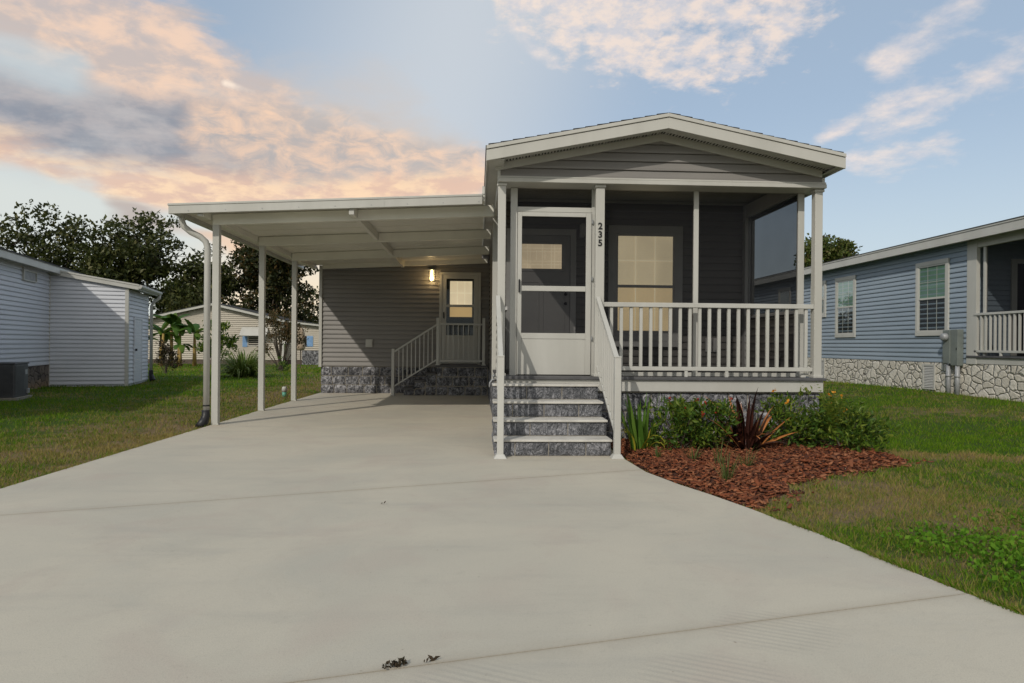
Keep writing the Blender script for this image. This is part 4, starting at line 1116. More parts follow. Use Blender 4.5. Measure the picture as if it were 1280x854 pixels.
cb = MB(); cb.box(BX - .02, BX + .06, 11.40, 13.36, 3.27, 3.44); cb.box(BX - .02, BX + .08, 11.38, 11.48, .9, 3.27); cb.box(BX + .02, BX + .07, 13.18, 13.24, .93, 3.27); cb.build('porch_frame', M['white'], bh, .004)
MB().box(BX - .015, BX + .06, 11.40, 13.36, .87, 1.0).build('skirt_board', M['white'], bh, .004)
MB().box(BX - .05, 14.4, 11.36, 13.62, 1.0, 1.04).build('porch_floor', M['deck'], bh, .004)
MB().box(BX + .05, 14.4, 11.4, 13.6, 3.46, 3.47).build('porch_ceiling', M['white'], bh)
sq = MB(); sq.quad((BX + .05, 11.48, 1.04), (BX + .05, 13.2, 1.04), (BX + .05, 13.2, 3.27), (BX + .05, 11.48, 3.27)); sq.quad((BX + .10, 11.46, 1.04), (14.38, 11.46, 1.04), (14.38, 11.46, 3.27), (BX + .10, 11.46, 3.27)); sq.build('insect_screen', M['screen'], bh, recalc=False)  # second quad: out-of-view front screen, added to darken the porch inside
MB().box(14.40, 14.46, 11.4, 34, .1, 3.5).box(10.4, 14.4, 11.40, 11.44, 1.05, 1.9).build('side_wall', M['bsiding'], bh)  # unseen right wall and front half wall, added to keep light off the porch
dfr = MB(); P = facing_front(13.60)
ubox(dfr, P, 11.20, 11.32, 0, .04, 1.04, 3.08); ubox(dfr, P, 12.2, 12.32, 0, .04, 1.04, 3.08); ubox(dfr, P, 11.3205, 12.1995, 0, .04, 2.98, 3.08); dfo = dfr.build('door', M['white'], bh, .004)
q = MB(); ubox(q, P, 11.32, 12.2, .001, .02, 1.05, 2.98); q.build('door_leaf', M['dark'], dfo)
rr_ = MB(); rr_.box(BX - .045, BX + .02, 11.45, 13.42, 1.868, 1.915); rr_.box(BX - .03, BX + .01, 11.45, 13.42, 1.105, 1.15)
for y in (12.0, 12.7): rr_.box(BX - .03, BX + .01, y, y + .04, 1.04, 1.105)
rro = rr_.build('railing', M['whiteal'], bh, .004)
for k in range(16):
    y = 13.36 - k * .122
    MB().box(BX - .028, BX + .008, y - .018, y + .018, 1.1505, 1.8675).build('baluster', M['whiteal'], rro, .002)
P = facing_left(BX - .01)
for (u0, u1, z0, z1, sl) in ((14.17, 15.27, 1.467, 3.165, 'slatg'), (17.80, 18.82, 1.467, 3.165, 'slatg'), (19.36, 20.25, 2.08, 3.165, 'slat'), (21.6, 22.5, 2.0, 3.165, 'slat')):
    window(bh, P, u0, u1, z0, z1, .092, 'white', 'white', rows=(2, 1) , ncol=3, slat=sl)
for u0, u1 in ((14.60, 15.01), (19.4, 19.85)):
    v = MB(); ubox(v, P, u0, u0 + .035, .004, .03, .25, .82); ubox(v, P, u1 - .035, u1, .004, .03, .25, .82); ubox(v, P, u0 + .0355, u1 - .0355, .004, .03, .25, .285); ubox(v, P, u0 + .0355, u1 - .0355, .004, .03, .785, .82)
    z = .30
    while z < .77:
        v.quad(P(u0 + .035, .026, z), P(u1 - .035, .026, z), P(u1 - .035, .008, z + .03), P(u0 + .035, .008, z + .03)); z += .036
    vo = v.build('skirting_vent', M['white'], bh)
    q = MB(); q.quad(P(u0 + .03, .005, .28), P(u1 - .03, .005, .28), P(u1 - .03, .005, .79), P(u0 + .03, .005, .79)); q.build('vent_back', M['dark'], vo)
# electric meter on that wall
em = thing('electric_meter', 'grey electric meter and breaker box on the blue house corner', 'meter box', (10.1, 13.9, .8))
mb_ = MB(); mb_.box(10.12, 10.275, 13.93, 14.15, .86, 1.58); mb_.build('meter_cabinet', M['metal'], em, .006)
MB().box(10.14, 10.275, 13.72, 13.926, .82, 1.59).build('breaker_cabinet', M['metal'], em, .006)
mt = MB(); mt.tube([(10.12, 14.04, 1.43), (10.09, 14.04, 1.43), (10.03, 14.04, 1.43), (10.015, 14.04, 1.43)], [.085, .085, .075, .055], 18); mt.build('meter_dial', M['steel'], em, smooth=True)
for y in (14.05, 13.78):
    MB().tube([(10.19, y, .84), (10.19, y, .1)], .045, 12).tube([(10.19, y, .62), (10.19, y, .57)], .055, 12).build('conduit', M['steel'], em, smooth=True)
MB().box(10.133, 10.1395, 13.74, 13.76, 1.15, 1.2).build('latch', M['black'], em)

# ------------------------------------------------------------------ white house on the left (own axes, turned 14.6 degrees)
lh = thing('white_house', 'pale white-sided house with a lean-to storage room at its corner', 'house', (-11.35, 18.42, 0), TH)
lfx = lambda X: (lambda u, o, z: (X + o, u, z)); lfy = lambda Y: (lambda u, o, z: (u, Y - o, z))
wl_ = MB(); siding(wl_, lfx(0), lambda z: (-10.5, 2.0), .56, 3.0, .110); wl_.build('wall', M['wsiding'], lh, local=True, recalc=False)
MB().box(-5, -.015, -10.5, 2.0, -.1, 3.0).build('wall_core', M['wsiding'], lh, local=True)
MB().box(-.014, .012, -10.5, 0, -.12, .55).build('skirting', M['flagb'], lh, local=True)
e = MB(); e.box(.26, .285, -10.8, 2.0, 2.955, 3.11); e.box(.262, .30, -10.8, 2.0, 3.112, 3.15); e.box(.0, .259, -10.8, 2.0, 2.99, 3.0); e.build('eave', M['white'], lh, .003, local=True)
r_ = MB(); r_.prism([(.31, 0, 3.152), (-2.5, 0, 3.72), (-5.3, 0, 3.152), (-5.3, 0, 3.12), (-2.5, 0, 3.69), (.31, 0, 3.12)], (0, -10.8, 0), (0, 2.0, 0)); r_.build('roof', M['shingle'], lh, local=True)
v = MB(); P = lfx(.008)
ubox(v, P, -1.88, -1.84, .004, .05, 2.63, 2.94); ubox(v, P, -1.06, -1.03, .004, .045, 2.63, 2.90); ubox(v, P, -1.8395, -1.0605, .004, .045, 2.63, 2.66); ubox(v, P, -1.8395, -1.0605, .004, .045, 2.86, 2.90)
vo = v.build('vent', M['white'], lh, local=True)
q = MB(); q.quad(P(-1.84, .02, 2.66), P(-1.06, .02, 2.66), P(-1.06, .02, 2.86), P(-1.84, .02, 2.86)); q.build('vent_glass', M['steel'], vo, local=True)
sh = MB()
SW = 1.85
siding(sh, lfy(0), lambda z: (.005, max(.006, min(SW, (3.03 - z) / .165))), .02, 2.93, .110)
sh2 = lambda z: (0.0, 2.6)
siding(sh, lfx(SW), sh2, .02, 2.62, .110)
sh.build('storage_wall', M['wsiding'], lh, local=True, recalc=False)
MB().box(.0, SW - .015, .02, 2.58, -.05, 2.6).build('storage_core', M['wsiding'], lh, local=True)
MB().box(SW - .06, SW + .028, -.03, .05, -.05, 2.64).box(-.0, .03, -.028, .02, -.05, 2.95).build('corner_trim', M['white'], lh, .004, local=True)
rk_ = MB()
def zr(x): return 3.10 - .165 * x
def rk(x0, x1, y0, y1, a, b): rk_.prism([(x0, 0, zr(x0) + a), (x1, 0, zr(x1) + a), (x1, 0, zr(x1) + b), (x0, 0, zr(x0) + b)], (0, y0, 0), (0, y1, 0))
rk(.0, 2.13, -.10, -.07, -.15, -.045); rk(.0, 2.14, -.115, -.07, -.042, .0); rk(.0, 2.13, -.069, 2.75, -.03, -.002)
rk_.box(2.105, 2.13, -.069, 2.75, zr(2.13) - .15, zr(2.13) - .032); rk_.box(SW, 2.10, -.069, 2.75, zr(2.13) - .11, zr(2.13) - .10)
rk_.prism([(2.132, 0, zr(2.13) - .01), (2.22, 0, zr(2.13) - .02), (2.22, 0, zr(2.13) - .07), (2.18, 0, zr(2.13) - .12), (2.132, 0, zr(2.13) - .12)], (0, -.10, 0), (0, 2.75, 0))
rk_.build('storage_roof', M['white'], lh, local=True)
d_ = MB(); P = lfx(SW + .014); ubox(d_, P, .62, .68, 0, .03, .02, 1.88); ubox(d_, P, 1.55, 1.61, 0, .03, .02, 1.88); ubox(d_, P, .6805, 1.5495, 0, .03, 1.82, 1.88); ubox(d_, P, .6805, 1.5495, 0, .02, .02, 1.8195)
do_ = d_.build('storage_door', M['wsiding'], lh, .003, local=True)
k_ = MB(); k_.tube([P(.76, .02, .95), P(.76, .07, .95)], [.03, .035], 10); k_.build('handle', M['black'], do_, local=True)
w_ = MB(); w_.tube([(2.16, 2.62, 2.65), (2.16, 2.62, 2.55), (2.0, 2.64, 2.42), (1.93, 2.66, 2.3), (1.93, 2.66, .2)], .045, 8); dwn = w_.build('downspout', M['white'], lh, smooth=True, local=True)
MB().tube([(1.93, 2.66, .3), (1.93, 2.66, .15), (1.99, 2.6, -.02)], [.06, .07, .09], 10).build('drain_boot', M['black'], dwn, local=True)
# air conditioner beside it
ACL = lw(.50, -4.37)
ac = thing('air_conditioner', 'dark grey outdoor air conditioner on the grass by the white house', 'air conditioner', (ACL[0], ACL[1], 0), TH)
a_ = MB(); a_.box(-.36, .36, -.36, .36, 0.03, .70); a_.build('body', M['acgrey'], ac, .02, local=True)
lv = MB()
for k in range(24):
    z = .09 + k * .0245
    lv.box(-.35, .33, -.372, -.3605, z, z + .009); lv.box(.3605, .372, -.35, .12, z, z + .009)
for k in range(5): lv.box(-.34 + k * .16, -.33 + k * .16, -.376, -.3725, .08, .68)
lv.build('grille', M['acgrey'], ac, local=True)
MB().box(-.375, .375, -.375, .375, .70, .735).build('top', M['acgrey'], ac, .01, local=True)
MB().box(.361, .366, .17, .30, .48, .58).build('badge', M['steel'], ac, .002, local=True)
MB().box(.361, .40, .24, .33, .08, .18).build('service_valve', M['steel'], ac, .01, local=True)
MB().box(-.42, .42, -.42, .42, -.05, .03).build('pad', M['mortar'], ac, local=True)

# ------------------------------------------------------------------ cream house at the back
ch = thing('cream_house', 'cream-sided gabled house behind the banana plants with blue shutters', 'house', (-18, 47, -.3))
P = facing_front(47.0)
cr = lambda z: (max(-22.6, -18 - (3.72 - z) / .23), min(-13.4, -18 + (3.72 - z) / .23))
c1 = MB(); siding(c1, P, cr, .0, 3.70, .135, .03, .03); c1.build('wall', M['csiding'], ch, recalc=False)
MB().box(-22.6, -13.4, 47.0, 56, -.4, .0).build('brick_base', M['brick'], ch)
c2 = MB(); siding(c2, facing_front(47.6), lambda z: (-13.3, -10.75), .0, 2.5, .135, .03, .03); siding(c2, facing_right(-10.75), lambda z: (47.6, 55), .0, 2.4, .125); c2.build('annex_wall', M['csiding'], ch, recalc=False)
MB().box(-12.2, -10.85, 47.45, 47.58, -.4, .66).build('annex_skirting', M['rockdark'], ch)
MB().box(-13.3, -10.76, 47.6, 55, -.4, .0).build('annex_base', M['brick'], ch)
rfc = MB()
def zc(x): return 3.86 - .23 * abs(x + 18)
for x0, x1 in ((-23.1, -18), (-18, -13.15)):
    rfc.prism([(x0, 0, zc(x0)), (x1, 0, zc(x1)), (x1, 0, zc(x1) - .17), (x0, 0, zc(x0) - .17)], (0, 46.6, 0), (0, 46.66, 0))
rfc.prism([(-13.15, 0, 2.73), (-10.55, 0, 2.45), (-10.55, 0, 2.31), (-13.15, 0, 2.58)], (0, 47.25, 0), (0, 47.31, 0))
rfc.box(-13.42, -13.3, 46.92, 46.995, -.1, 2.6)
rfc.box(-10.86, -10.74, 47.52, 47.595, -.1, 2.35)
rfc.build('fascia', M['white'], ch)
rc = MB()
for x0, x1 in ((-23.1, -18), (-18, -13.15)):
    rc.prism([(x0, 0, zc(x0) + .03), (x1, 0, zc(x1) + .03), (x1, 0, zc(x1) + .002), (x0, 0, zc(x0) + .002)], (0, 46.57, 0), (0, 56, 0))
rc.prism([(-13.15, 0, 2.77), (-10.5, 0, 2.48), (-10.5, 0, 2.455), (-13.15, 0, 2.735)], (0, 47.2, 0), (0, 56, 0)); rc.build('roof', M['shingle'], ch)
w = MB(); ubox(w, P, -15.76, -15.70, .015, .05, .93, 1.65); ubox(w, P, -14.96, -14.9, .015, .05, .93, 1.65); ubox(w, P, -15.6995, -14.9605, .015, .05, .93, .98); wo = w.build('window', M['white'], ch)
q = MB(); ubox(q, P, -15.70, -14.96, .014, .02, .98, 1.66); q.build('pane', M['dark'], wo)
aw = MB(); aw.add([(-16.15, 46.98, 2.25), (-14.35, 46.98, 2.25), (-14.35, 46.4, 1.66), (-16.15, 46.4, 1.66), (-16.15, 46.98, 2.22), (-14.35, 46.98, 2.22), (-14.35, 46.42, 1.62), (-16.15, 46.42, 1.62)], [(0, 1, 2, 3), (7, 6, 5, 4), (0, 3, 7, 4), (1, 5, 6, 2), (3, 2, 6, 7), (0, 4, 5, 1)])
aw.build('awning', M['white'], ch)
for x0, x1, PP, z0, z1 in ((-16.1, -15.78, P, .88, 1.62), (-14.88, -14.56, P, .88, 1.62), (-11.90, -11.48, facing_front(47.6), .94, 1.68)):
    s_ = MB(); ubox(s_, PP, x0, x1, .016, .05, z0, z1)
    for k in range(8): ubox(s_, PP, x0 + .04, x1 - .04, .0505, .06, z0 + .04 + k * .085, z0 + .085 + k * .085)
    s_.build('shutter', M['shutter'], ch)
w = MB(); ubox(w, facing_front(47.6), -12.9, -11.93, .015, .05, .94, 1.68); w.build('window', M['dark'], ch)

um = thing('patio_umbrella', 'furled beige patio umbrella standing before the cream house annex', 'umbrella', (-9.95, 38.4, -.25))
u_ = MB(); u_.tube([(-9.95, 38.4, .78), (-9.95, 38.4, .95), (-9.97, 38.4, 1.25), (-9.94, 38.4, 1.33), (-9.95, 38.4, 1.65), (-9.95, 38.4, 1.95), (-9.95, 38.4, 2.12)], [.20, .27, .22, .13, .24, .17, .03], 10); u_.build('canopy', M['canvas'], um, smooth=True)
MB().tube([(-9.95, 38.4, -.25), (-9.95, 38.4, .8)], .03, 8).build('pole', M['bark'], um)

co = thing('cleanout_pipe', 'short white and green drain cleanout pipe standing in the grass', 'pipe', (-4.33, 15.35, -.04))
MB().tube([(-4.33, 15.35, -.05), (-4.33, 15.35, .085)], .048, 14).build('pipe', M['green_pipe'], co, smooth=True)
MB().tube([(-4.33, 15.35, .085), (-4.33, 15.35, .16), (-4.33, 15.35, .185), (-4.33, 15.35, .2)], [.056, .056, .05, .03], 14).build('cap', M['white'], co, smooth=True)

# ------------------------------------------------------------------ plants
def leaves(pos, size, asp, rg, up=.3, fold=.25, out=None):
    """leaf shaped quads at pos (n,3); returns V, F"""
    n = len(pos); L = size * rg.uniform(.6, 1.3, n); W = L * asp
    d = rg.normal(size=(n, 3)); d[:, 2] += up
    if out is not None: d += out * .9
    d /= np.linalg.norm(d, axis=1)[:, None]
    r = rg.normal(size=(n, 3)); s = np.cross(d, r); s /= np.linalg.norm(s, axis=1)[:, None]; nn = np.cross(s, d)
    a = pos; b = pos + d * (L * .5)[:, None] + s * (W * .5)[:, None] + nn * (L * fold * .3)[:, None]
    c = pos + d * L[:, None] - nn * (L * fold * .25)[:, None]; e = pos + d * (L * .5)[:, None] - s * (W * .5)[:, None] + nn * (L * fold * .3)[:, None]
    V = np.stack([a, b, c, e], 1).reshape(-1, 3); k = (np.arange(n) * 4)[:, None]
    return V, np.concatenate([k + np.array([0, 1, 2]), k + np.array([0, 2, 3])], 0)

def shrub(name, label, cat, c, rx, ry, h, n, size, mat, seed, asp=.45, ncl=26, group=None, stems=9, flowers=0, fmat=None, low=.12, lift=0):
    rg = np.random.default_rng(seed); z0 = c[2]
    root = thing(name, label, cat, c, 0, group)
    th = rg.uniform(0, 6.283, ncl); rad = np.sqrt(rg.uniform(.05, 1, ncl)); ph = rg.uniform(low, 1, ncl)
    k = np.sqrt(np.clip(1 - (ph * .9) ** 2.2, .1, 1)) * rg.uniform(.8, 1.25, ncl)
    C = np.stack([c[0] + np.cos(th) * rad * rx * k * .85, c[1] + np.sin(th) * rad * ry * k * .85, z0 + lift + ph * (h - lift) * rg.uniform(.75, 1.15, ncl)], 1)
    m = n // ncl; r = min(rx, ry, h) * .26
    pos = np.repeat(C, m, 0) + rg.normal(size=(ncl * m, 3)) * np.array([r, r, r * .75]) * .62
    pos[:, 2] = np.maximum(pos[:, 2], z0 + .02)
    out = pos - np.array([c[0], c[1], z0 + h * .3]); out /= np.linalg.norm(out, axis=1)[:, None] + 1e-6
    V, F = leaves(pos, size, asp, rg, .35, .3, out)
    np_mesh('foliage', V, F, M[mat], root)
    s = MB()
    for i in range(min(stems, ncl)):
        e = C[i]; s.tube([(c[0] + rg.normal() * .03, c[1] + rg.normal() * .03, z0 - .02), ((c[0] + e[0]) / 2 + rg.normal() * .03, (c[1] + e[1]) / 2, z0 + (e[2] - z0) * .55), tuple(e)], [.012 * max(.5, h), .009 * max(.5, h), .004], 5)
    s.build('stem', M['bark'], root)
    if flowers:
        top = C[np.argsort(-C[:, 2])][:max(flowers, 3)]
        fp = top[rg.integers(0, len(top), flowers)] + rg.normal(size=(flowers, 3)) * r * .5 + np.array([0, 0, r * .7])
        fp = np.repeat(fp, 6, 0); V, F = leaves(fp, .035, .7, rg, .6)
        np_mesh('flower', V, F, M[fmat or 'petal'], root)
    return root

def straps(root, part, c, n, L, W, mat, seed, spread=.5, droop=.4, upmin=.35, segs=6, base_r=.05, taper=1.0, fold=.18):
    """arching strap leaves from one base, all on one mesh"""
    rg = np.random.default_rng(seed); V = []; F = []
    for i in range(n):
        a = rg.uniform(0, 6.283); l = L * rg.uniform(.6, 1.1); w = W * rg.uniform(.75, 1.15); tilt = rg.uniform(0, spread)
        dr = droop * rg.uniform(.5, 1.4)
        p = np.array([c[0] + math.cos(a) * base_r * rg.uniform(0, 1), c[1] + math.sin(a) * base_r * rg.uniform(0, 1), c[2]])
        el = math.pi / 2 - tilt; side = np.array([-math.sin(a + rg.normal() * .25), math.cos(a), 0]); b0 = len(V)
        for j in range(segs + 1):
            t = j / segs
            d = np.array([math.cos(a) * math.cos(el), math.sin(a) * math.cos(el), math.sin(el)])
            up = np.cross(side, d)
            ww = w * (1 - t ** (2.2 * taper)) * (.75 + .25 * min(1, t * 4)) * .5
            V += [p - side * ww + up * ww * fold * 2, p.copy(), p + side * ww + up * ww * fold * 2]
            p = p + d * l / segs; el -= dr * (t + .15) * 1.6 / segs * 2
            if p[2] < c[2] - .03: p[2] = c[2] - .03
        for j in range(segs):
            q = b0 + 3 * j; F += [(q, q + 1, q + 4, q + 3), (q + 1, q + 2, q + 5, q + 4)]
    o = np_mesh(part, np.array(V), np.array(F), M[mat], root, smooth=True)
    return o

BZ = .045
ir = thing('sword_leaf_plant', 'clump of upright green sword leaves at the right foot of the front steps', 'plant', (1.82, 7.35, BZ))
straps(ir, 'leaf', (1.82, 7.35, BZ), 30, .60, .052, 'leaf_sword', 5, .45, .16, base_r=.12)
straps(ir, 'yellowed_leaf', (1.78, 7.28, BZ), 7, .46, .040, 'leaf_yellow', 9, .8, 1.7, base_r=.10)
shrub('leafy_shrub', 'loose green shrub with tiny orange flowers beside the sword-leaf clump', 'shrub', (2.22, 7.25, BZ), .38, .34, .52, 900, .078, 'leaf_shrub', 21, .38, 26, 'low shrubs in the mulch bed', flowers=4, fmat='redbract')
shrub('leafy_shrub', 'rounder dark green shrub directly left of the bronze spiky plant', 'shrub', (2.58, 7.3, BZ), .36, .34, .54, 1050, .076, 'leaf_shrub', 22, .38, 30, 'low shrubs in the mulch bed', flowers=5, fmat='redbract')
shrub('leafy_shrub', 'green shrub with yellowish shoots directly right of the bronze spiky plant', 'shrub', (3.52, 7.5, BZ), .40, .34, .50, 950, .078, 'leaf_shrub', 23, .38, 28, 'low shrubs in the mulch bed', flowers=2)
shrub('leafy_shrub', 'widest bright green shrub at the right end of the mulch bed', 'shrub', (4.15, 7.42, BZ), .62, .44, .47, 1900, .080, 'leaf_shrub', 24, .34, 44, 'low shrubs in the mulch bed', flowers=5)
shrub('sprig_plant', 'thin yellow-green sprigs in front of the porch skirting behind the shrubs', 'plant', (2.35, 7.85, BZ), .50, .14, .55, 330, .06, 'leaf_lime', 25, .4, 16, stems=14)
shrub('sprig_plant', 'tall yellow-green sprigs by the right corner of the porch skirting', 'plant', (3.85, 7.9, BZ), .42, .16, .60, 340, .06, 'leaf_lime', 26, .4, 18, stems=14)
fe = thing('fern', 'light green fern with upright fronds inside the right-hand shrubs', 'fern', (4.0, 7.5, BZ + .2))
def fronds(root, c, n, L, seed):
    rg = np.random.default_rng(seed); V = []; F = []
    for i in range(n):
        a = rg.uniform(0, 6.283); tilt = rg.uniform(.05, .65); l = L * rg.uniform(.7, 1.1); p = np.array(c, float); el = math.pi / 2 - tilt
        side = np.array([-math.sin(a), math.cos(a), 0])
        for j in range(16):
            t = j / 16; d = np.array([math.cos(a) * math.cos(el), math.sin(a) * math.cos(el), math.sin(el)]); p = p + d * l / 16; el -= .035
            w = .045 * math.sin(math.pi * min(1, .18 + t * .82)) + .004
            for s in (-1, 1):
                b = len(V); tip = p + side * s * w + d * .015
                V += [p, p + d * .012, tip]; F.append((b, b + 1, b + 2))
    np_mesh('frond', np.array(V), np.array(F), M['leaf_lime'], root)
fronds(fe, (3.95, 7.32, BZ + .15), 34, .66, 31)
bz = thing('bronze_spiky_plant', 'dark bronze spiky plant with orange undersides in the middle of the mulch bed', 'plant', (2.96, 7.27, BZ))
straps(bz, 'leaf', (2.96, 7.27, BZ), 44, .68, .070, 'leaf_bronze', 52, 1.25, .35, base_r=.10, fold=.34)
straps(bz, 'withered_leaf', (2.96, 7.25, BZ), 30, .40, .035, 'leaf_bronze', 42, 1.35, 1.8, base_r=.12)
tl = [((1.84, 6.76), 22, .15, 'small sparse green tuft in the mulch near the sword-leaf clump'), ((2.14, 6.55), 26, .24, 'green grass tuft in the mulch below the round shrub'), ((2.13, 5.62), 34, .30, 'largest green grass tuft, frontmost in the mulch bed'),
      ((2.52, 6.18), 26, .26, 'straw-tipped grass tuft below the bronze spiky plant'), ((2.33, 6.35), 18, .34, 'thin leaning grass tuft with a long dry stalk in the mulch')]
for (x, y), n, h, lab in tl:
    t_ = thing('grass_tuft', lab, 'grass tuft', (x, y, BZ), 0, 'grass tufts in the mulch bed'); straps(t_, 'blade', (x, y, BZ - .01), n, h, .008, 'leaf_tuft', int(x * 100), .7, .5, base_r=.05, segs=4)

# a lush patch of broad-leaved weeds in the dry turf
rg = np.random.default_rng(88); n = 2600
cc_ = np.array([(3.25, 3.75), (3.0, 3.45), (3.6, 3.9), (3.35, 3.3), (2.95, 4.0), (3.9, 4.3)])[rg.integers(0, 6, n)]
pos = np.concatenate([cc_ + rg.normal(size=(n, 2)) * .20, np.zeros((n, 1))], 1); pos = pos[pos[:, 0] > xr_np(pos[:, 1]) + .12]
pos[:, 2] = gz(pos[:, 0], pos[:, 1]) + .012 + .03 * rg.random(len(pos))
V, F = leaves(pos, .032, .75, rg, .5, .3)
tag(np_mesh('weed_patch', V, F, M['leaf_weed']), 'patch of bright broad-leaved weeds in the dry turf beside the driveway', 'weeds', kind='stuff')
# back-yard planting
def banana(x, y, h, n, L, seed, label, lean=0):
    gzv = float(gz(x, y)); rg = np.random.default_rng(seed)
    r = thing('banana_plant', label, 'banana plant', (x, y, gzv), 0, 'banana plants before the cream house')
    MB().tube([(x, y, gzv - .05), (x + lean * .4, y, gzv + h * .5), (x + lean, y, gzv + h)], [.13, .10, .07], 9).build('stalk', M['stalk'], r, smooth=True)
    V = []; F = []
    for i in range(n):
        a = rg.uniform(0, 6.283); tilt = rg.uniform(.15, 1.1); el = math.pi / 2 - tilt; l = L * rg.uniform(.7, 1.1); w = l * rg.uniform(.26, .36)
        p = np.array([x + lean, y, gzv + h - .1]); side = np.array([-math.sin(a), math.cos(a), 0]); segs = 9; b0 = len(V)
        for j in range(segs + 1):
            t = j / segs; d = np.array([math.cos(a) * math.cos(el), math.sin(a) * math.cos(el), math.sin(el)]); up = np.cross(side, d)
            ww = w * .5 * (0.08 if t < .15 else math.sin(math.pi * min(1, (t - .1) / .93)) ** .6) + .01
            ww *= rg.uniform(.85, 1.1)
            V += [p - side * ww + up * ww * .35, p.copy(), p + side * ww + up * ww * .35]; p = p + d * l / segs; el -= (.10 + .16 * tilt)
        for j in range(segs):
            q = b0 + 3 * j; F += [(q, q + 1, q + 4, q + 3), (q + 1, q + 2, q + 5, q + 4)]
    np_mesh('leaf', np.array(V), np.array(F), M['leaf_banana'], r)
YB = 42.0  # metres up the yard
def bxp(u): return ((u - 640) / 840 * 42.0 + 2.15)
banana(bxp(190), YB, 1.5, 8, 1.5, 51, 'banana plant nearest the white storage room')
banana(bxp(208), YB + .4, 2.1, 9, 1.7, 52, 'banana plant with one leaf held upright, left of the twin yellow stalks')
banana(bxp(217), YB - .5, 2.0, 7, 1.4, 53, 'banana plant with a brown stalk just left of the twin yellow stalks', .1)
banana(bxp(224), YB, 2.5, 10, 1.8, 54, 'tallest banana plant, with a bright yellow stalk')
banana(bxp(230), YB + .3, 2.4, 8, 1.7, 55, 'banana plant with a yellow stalk beside the tallest one', .1)
banana(bxp(237), YB - .3, 1.3, 8, 1.1, 56, 'short banana plant low beside the yellow stalks')
banana(bxp(250), YB + .2, 2.0, 11, 1.4, 57, 'banana plant closest to the carport post')
def gp(x, y): return (x, y, float(gz(x, y)) - .01)
shrub('twiggy_bush', 'small dark purplish bush with bare stems in front of the banana plants', 'shrub', gp(-12.0, 26.6), .50, .45, 1.05, 1000, .10, 'leaf_dark', 61, .4, 26, stems=16, low=.3)
shrub('broadleaf_bush', 'green leafy bush right behind the front carport post', 'shrub', gp(-14.9, 39.5), 1.2, .9, 2.5, 1500, .20, 'leaf_shrub', 62, .5, 26, stems=12, low=.25)
ll = thing('strap_leaf_clump', 'rounded clump of arching strap leaves in the back lawn', 'plant', gp(-8.25, 24.2))
straps(ll, 'leaf', gp(-8.25, 24.2), 420, 1.25, .05, 'leaf_lily', 63, 1.1, 1.05, base_r=.36, segs=7)
shrub('crape_myrtle', 'rust-leaved many-stemmed bush in front of the cream house annex', 'shrub', gp(-8.95, 31.2), 1.15, .9, 2.45, 2100, .13, 'leaf_rust', 64, .45, 34, stems=22, low=.35)
shrub('low_bush', 'low green bush at the foot of the rust-leaved bush', 'shrub', gp(-8.35, 29.0), .35, .3, .55, 260, .10, 'leaf_shrub', 65, .45, 10)

# ------------------------------------------------------------------ trees
def tree(label, x, y, H, rx, ry, base, n, leaf, mat, seed, ncl=170, group='trees beyond the yards', bulge=1.0, sparse=.0):
    rg = np.random.default_rng(seed); z0 = float(gz(x, y)) - .05
    r = thing('broadleaf_tree', label, 'tree', (x, y, z0), 0, group)
    # lobes make the outline uneven
    nl = 9; la = rg.uniform(0, 6.283, nl); lz = rg.uniform(.25, .95, nl)
    LC = np.stack([x + np.cos(la) * rx * .55 * rg.uniform(.3, 1.1, nl), y + np.sin(la) * ry * .55 * rg.uniform(.3, 1.1, nl), z0 + base + (H - base) * lz * .86], 1)
    LR = np.stack([rx * rg.uniform(.30, .52, nl), ry * rg.uniform(.30, .52, nl), (H - base) * rg.uniform(.17, .30, nl)], 1)
    LC[0] = (x, y, z0 + base + (H - base) * .72); LR[0] = (rx * .5, ry * .5, (H - base) * .30)
    li = rg.integers(0, nl, ncl); u = rg.normal(size=(ncl, 3)); u /= np.linalg.norm(u, axis=1)[:, None]
    C = LC[li] + u * LR[li] * (rg.uniform(.35, 1.0, ncl) ** .6)[:, None]
    far = rg.random(ncl) < .16                               # single sprays that stick out of the outline
    C[far] = LC[li[far]] + u[far] * LR[li[far]] * rg.uniform(1.1, 1.5, far.sum())[:, None]
    C[:, 2] = np.clip(C[:, 2], z0 + base * .8, z0 + H)
    m = n // ncl; sz = leaf * rg.uniform(1.0, 2.7, ncl)
    uu = rg.normal(size=(ncl * m, 3)); uu /= np.linalg.norm(uu, axis=1)[:, None]
    pos = np.repeat(C, m, 0) + uu * (rg.random(ncl * m) ** .45 * np.repeat(sz, m) * 1.35)[:, None] * np.array([1, 1, .62])
    V, F = leaves(pos, leaf, .55, rg, .2, .3)
    np_mesh('crown', V, F, M[mat], r)
    t = MB(); tr_ = .03 * H
    t.tube([(x, y, z0 - .1), (x + .1, y, z0 + base * .6), (x, y, z0 + base), (LC[0][0], LC[0][1], LC[0][2])], [tr_, tr_ * .8, tr_ * .65, tr_ * .2], 9)
    for i in range(1, nl):
        s0 = (x, y, z0 + base * rg.uniform(.7, 1.2)); e = LC[i]
        t.tube([s0, tuple((np.array(s0) + e) / 2 + rg.normal(size=3) * .25), tuple(e)], [tr_ * .45, tr_ * .28, tr_ * .1], 6)
        for c in C[li == i][:9]: t.tube([tuple(e), tuple((e + c) / 2 + rg.normal(size=3) * .1), tuple(c)], [tr_ * .1, tr_ * .06, tr_ * .03], 4)
    t.build('trunk', M['bark'], r, smooth=True)
tree('open-crowned dark tree behind the white house, leftmost against the sky', -30.8, 50, 10.7, 4.3, 3.5, 3.0, 4600, .34, 'leaf_oak', 71, 120)
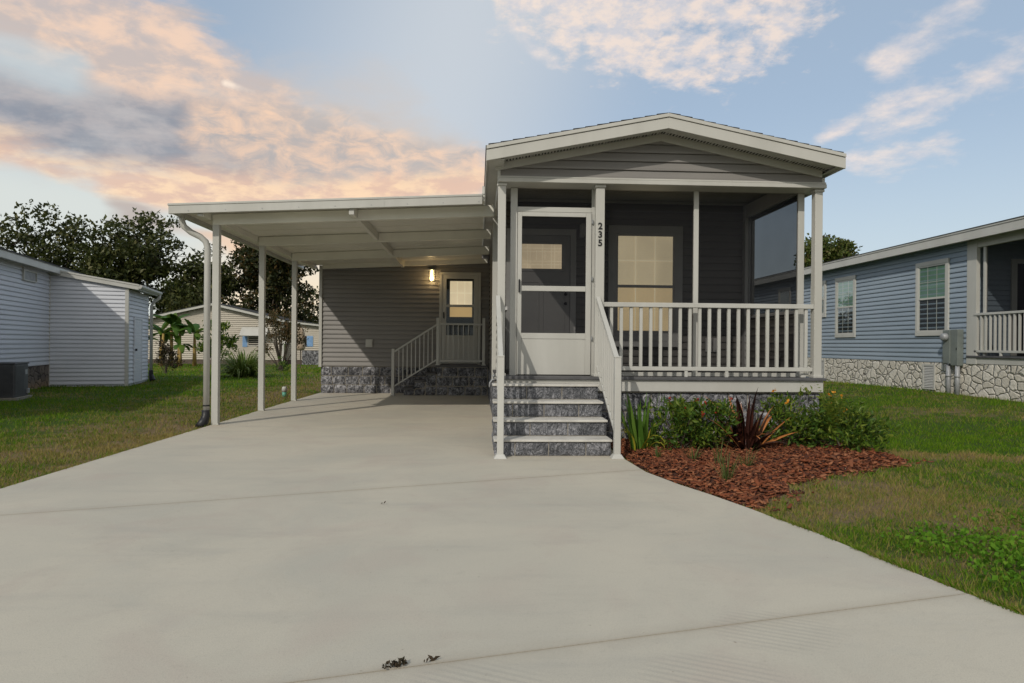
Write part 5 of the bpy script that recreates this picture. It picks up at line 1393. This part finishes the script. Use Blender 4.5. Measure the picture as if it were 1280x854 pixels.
tree('broad dark tree rising behind the lean-to storage room roof', -26.2, 51, 10.5, 5.2, 4.2, 2.2, 10500, .34, 'leaf_oak', 72, 200)
tree('dark tree sloping down toward the carport, right of the broad one', -21.6, 52, 8.7, 4.4, 3.5, 1.4, 9500, .34, 'leaf_oak', 73, 180)
tree('low olive tree over the left roof end of the cream house', -24.5, 58, 6.6, 3.6, 3, .6, 9000, .28, 'leaf_pine', 74, 120)
tree('dense rusty-topped tree seen between the carport posts', -16.6, 54, 9.7, 4.3, 4.0, 1.2, 16000, .32, 'leaf_oak2', 75, 270)
tree('small dark tree right of the last carport post', -15.3, 62, 7.0, 2.3, 2, .8, 6500, .26, 'leaf_oak', 76, 90)
tree('distant dark tree beside the wing corner trim', -12.6, 64, 6.2, 2.6, 2, .6, 6000, .26, 'leaf_oak', 77, 90)
tree('bright green tree rising behind the blue house roof', 23.7, 44.5, 8.5, 2.5, 2.4, 4.4, 9000, .26, 'leaf_pine', 78, 110)

# ------------------------------------------------------------------ little things on the drive
db = thing('seed_clump', 'small dark clump of dry seeds on the driveway near the camera', 'debris', (-.30, 2.47, 0))
rg = np.random.default_rng(91); pos = np.stack([-.34 + .085 * rg.random(70), 2.455 + .03 * rg.random(70) + .0, .004 + .012 * rg.random(70)], 1)
pos[:, 1] += (pos[:, 0] + .34) * .3
V, F = leaves(pos, .016, .7, rg, .2, .6); np_mesh('seed', V, F, M['debris'], db)
def twig(label, pts, r, mat='bark'):
    c = pts[0]; t_ = thing('dry_leaf', label, 'dry leaf', (c[0], c[1], 0), 0, 'dry leaves on the driveway'); rg = np.random.default_rng(int(abs(c[0]) * 1000))
    V, F = leaves(np.array(pts, float), r, .4, rg, 0, .3); np_mesh('leaf', V, F, M['debris'], t_)
twig('brown dry leaf fragment right of the seed clump', [(-.188, 2.50, .004), (-.18, 2.502, .004)], .022)
twig('thin dark twig-like leaf at the driveway joint', [(-.17, 2.515, .004), (-.16, 2.52, .005), (-.15, 2.522, .004)], .028)
twig('tiny reddish leaf alone in the middle of the driveway', [(-.70, 4.98, .006), (-.68, 4.99, .006)], .035)
twig('dark dry leaf on the concrete in front of the carport post', [(-3.55, 8.9, .006), (-3.5, 8.9, .006), (-3.46, 8.91, .006)], .06)
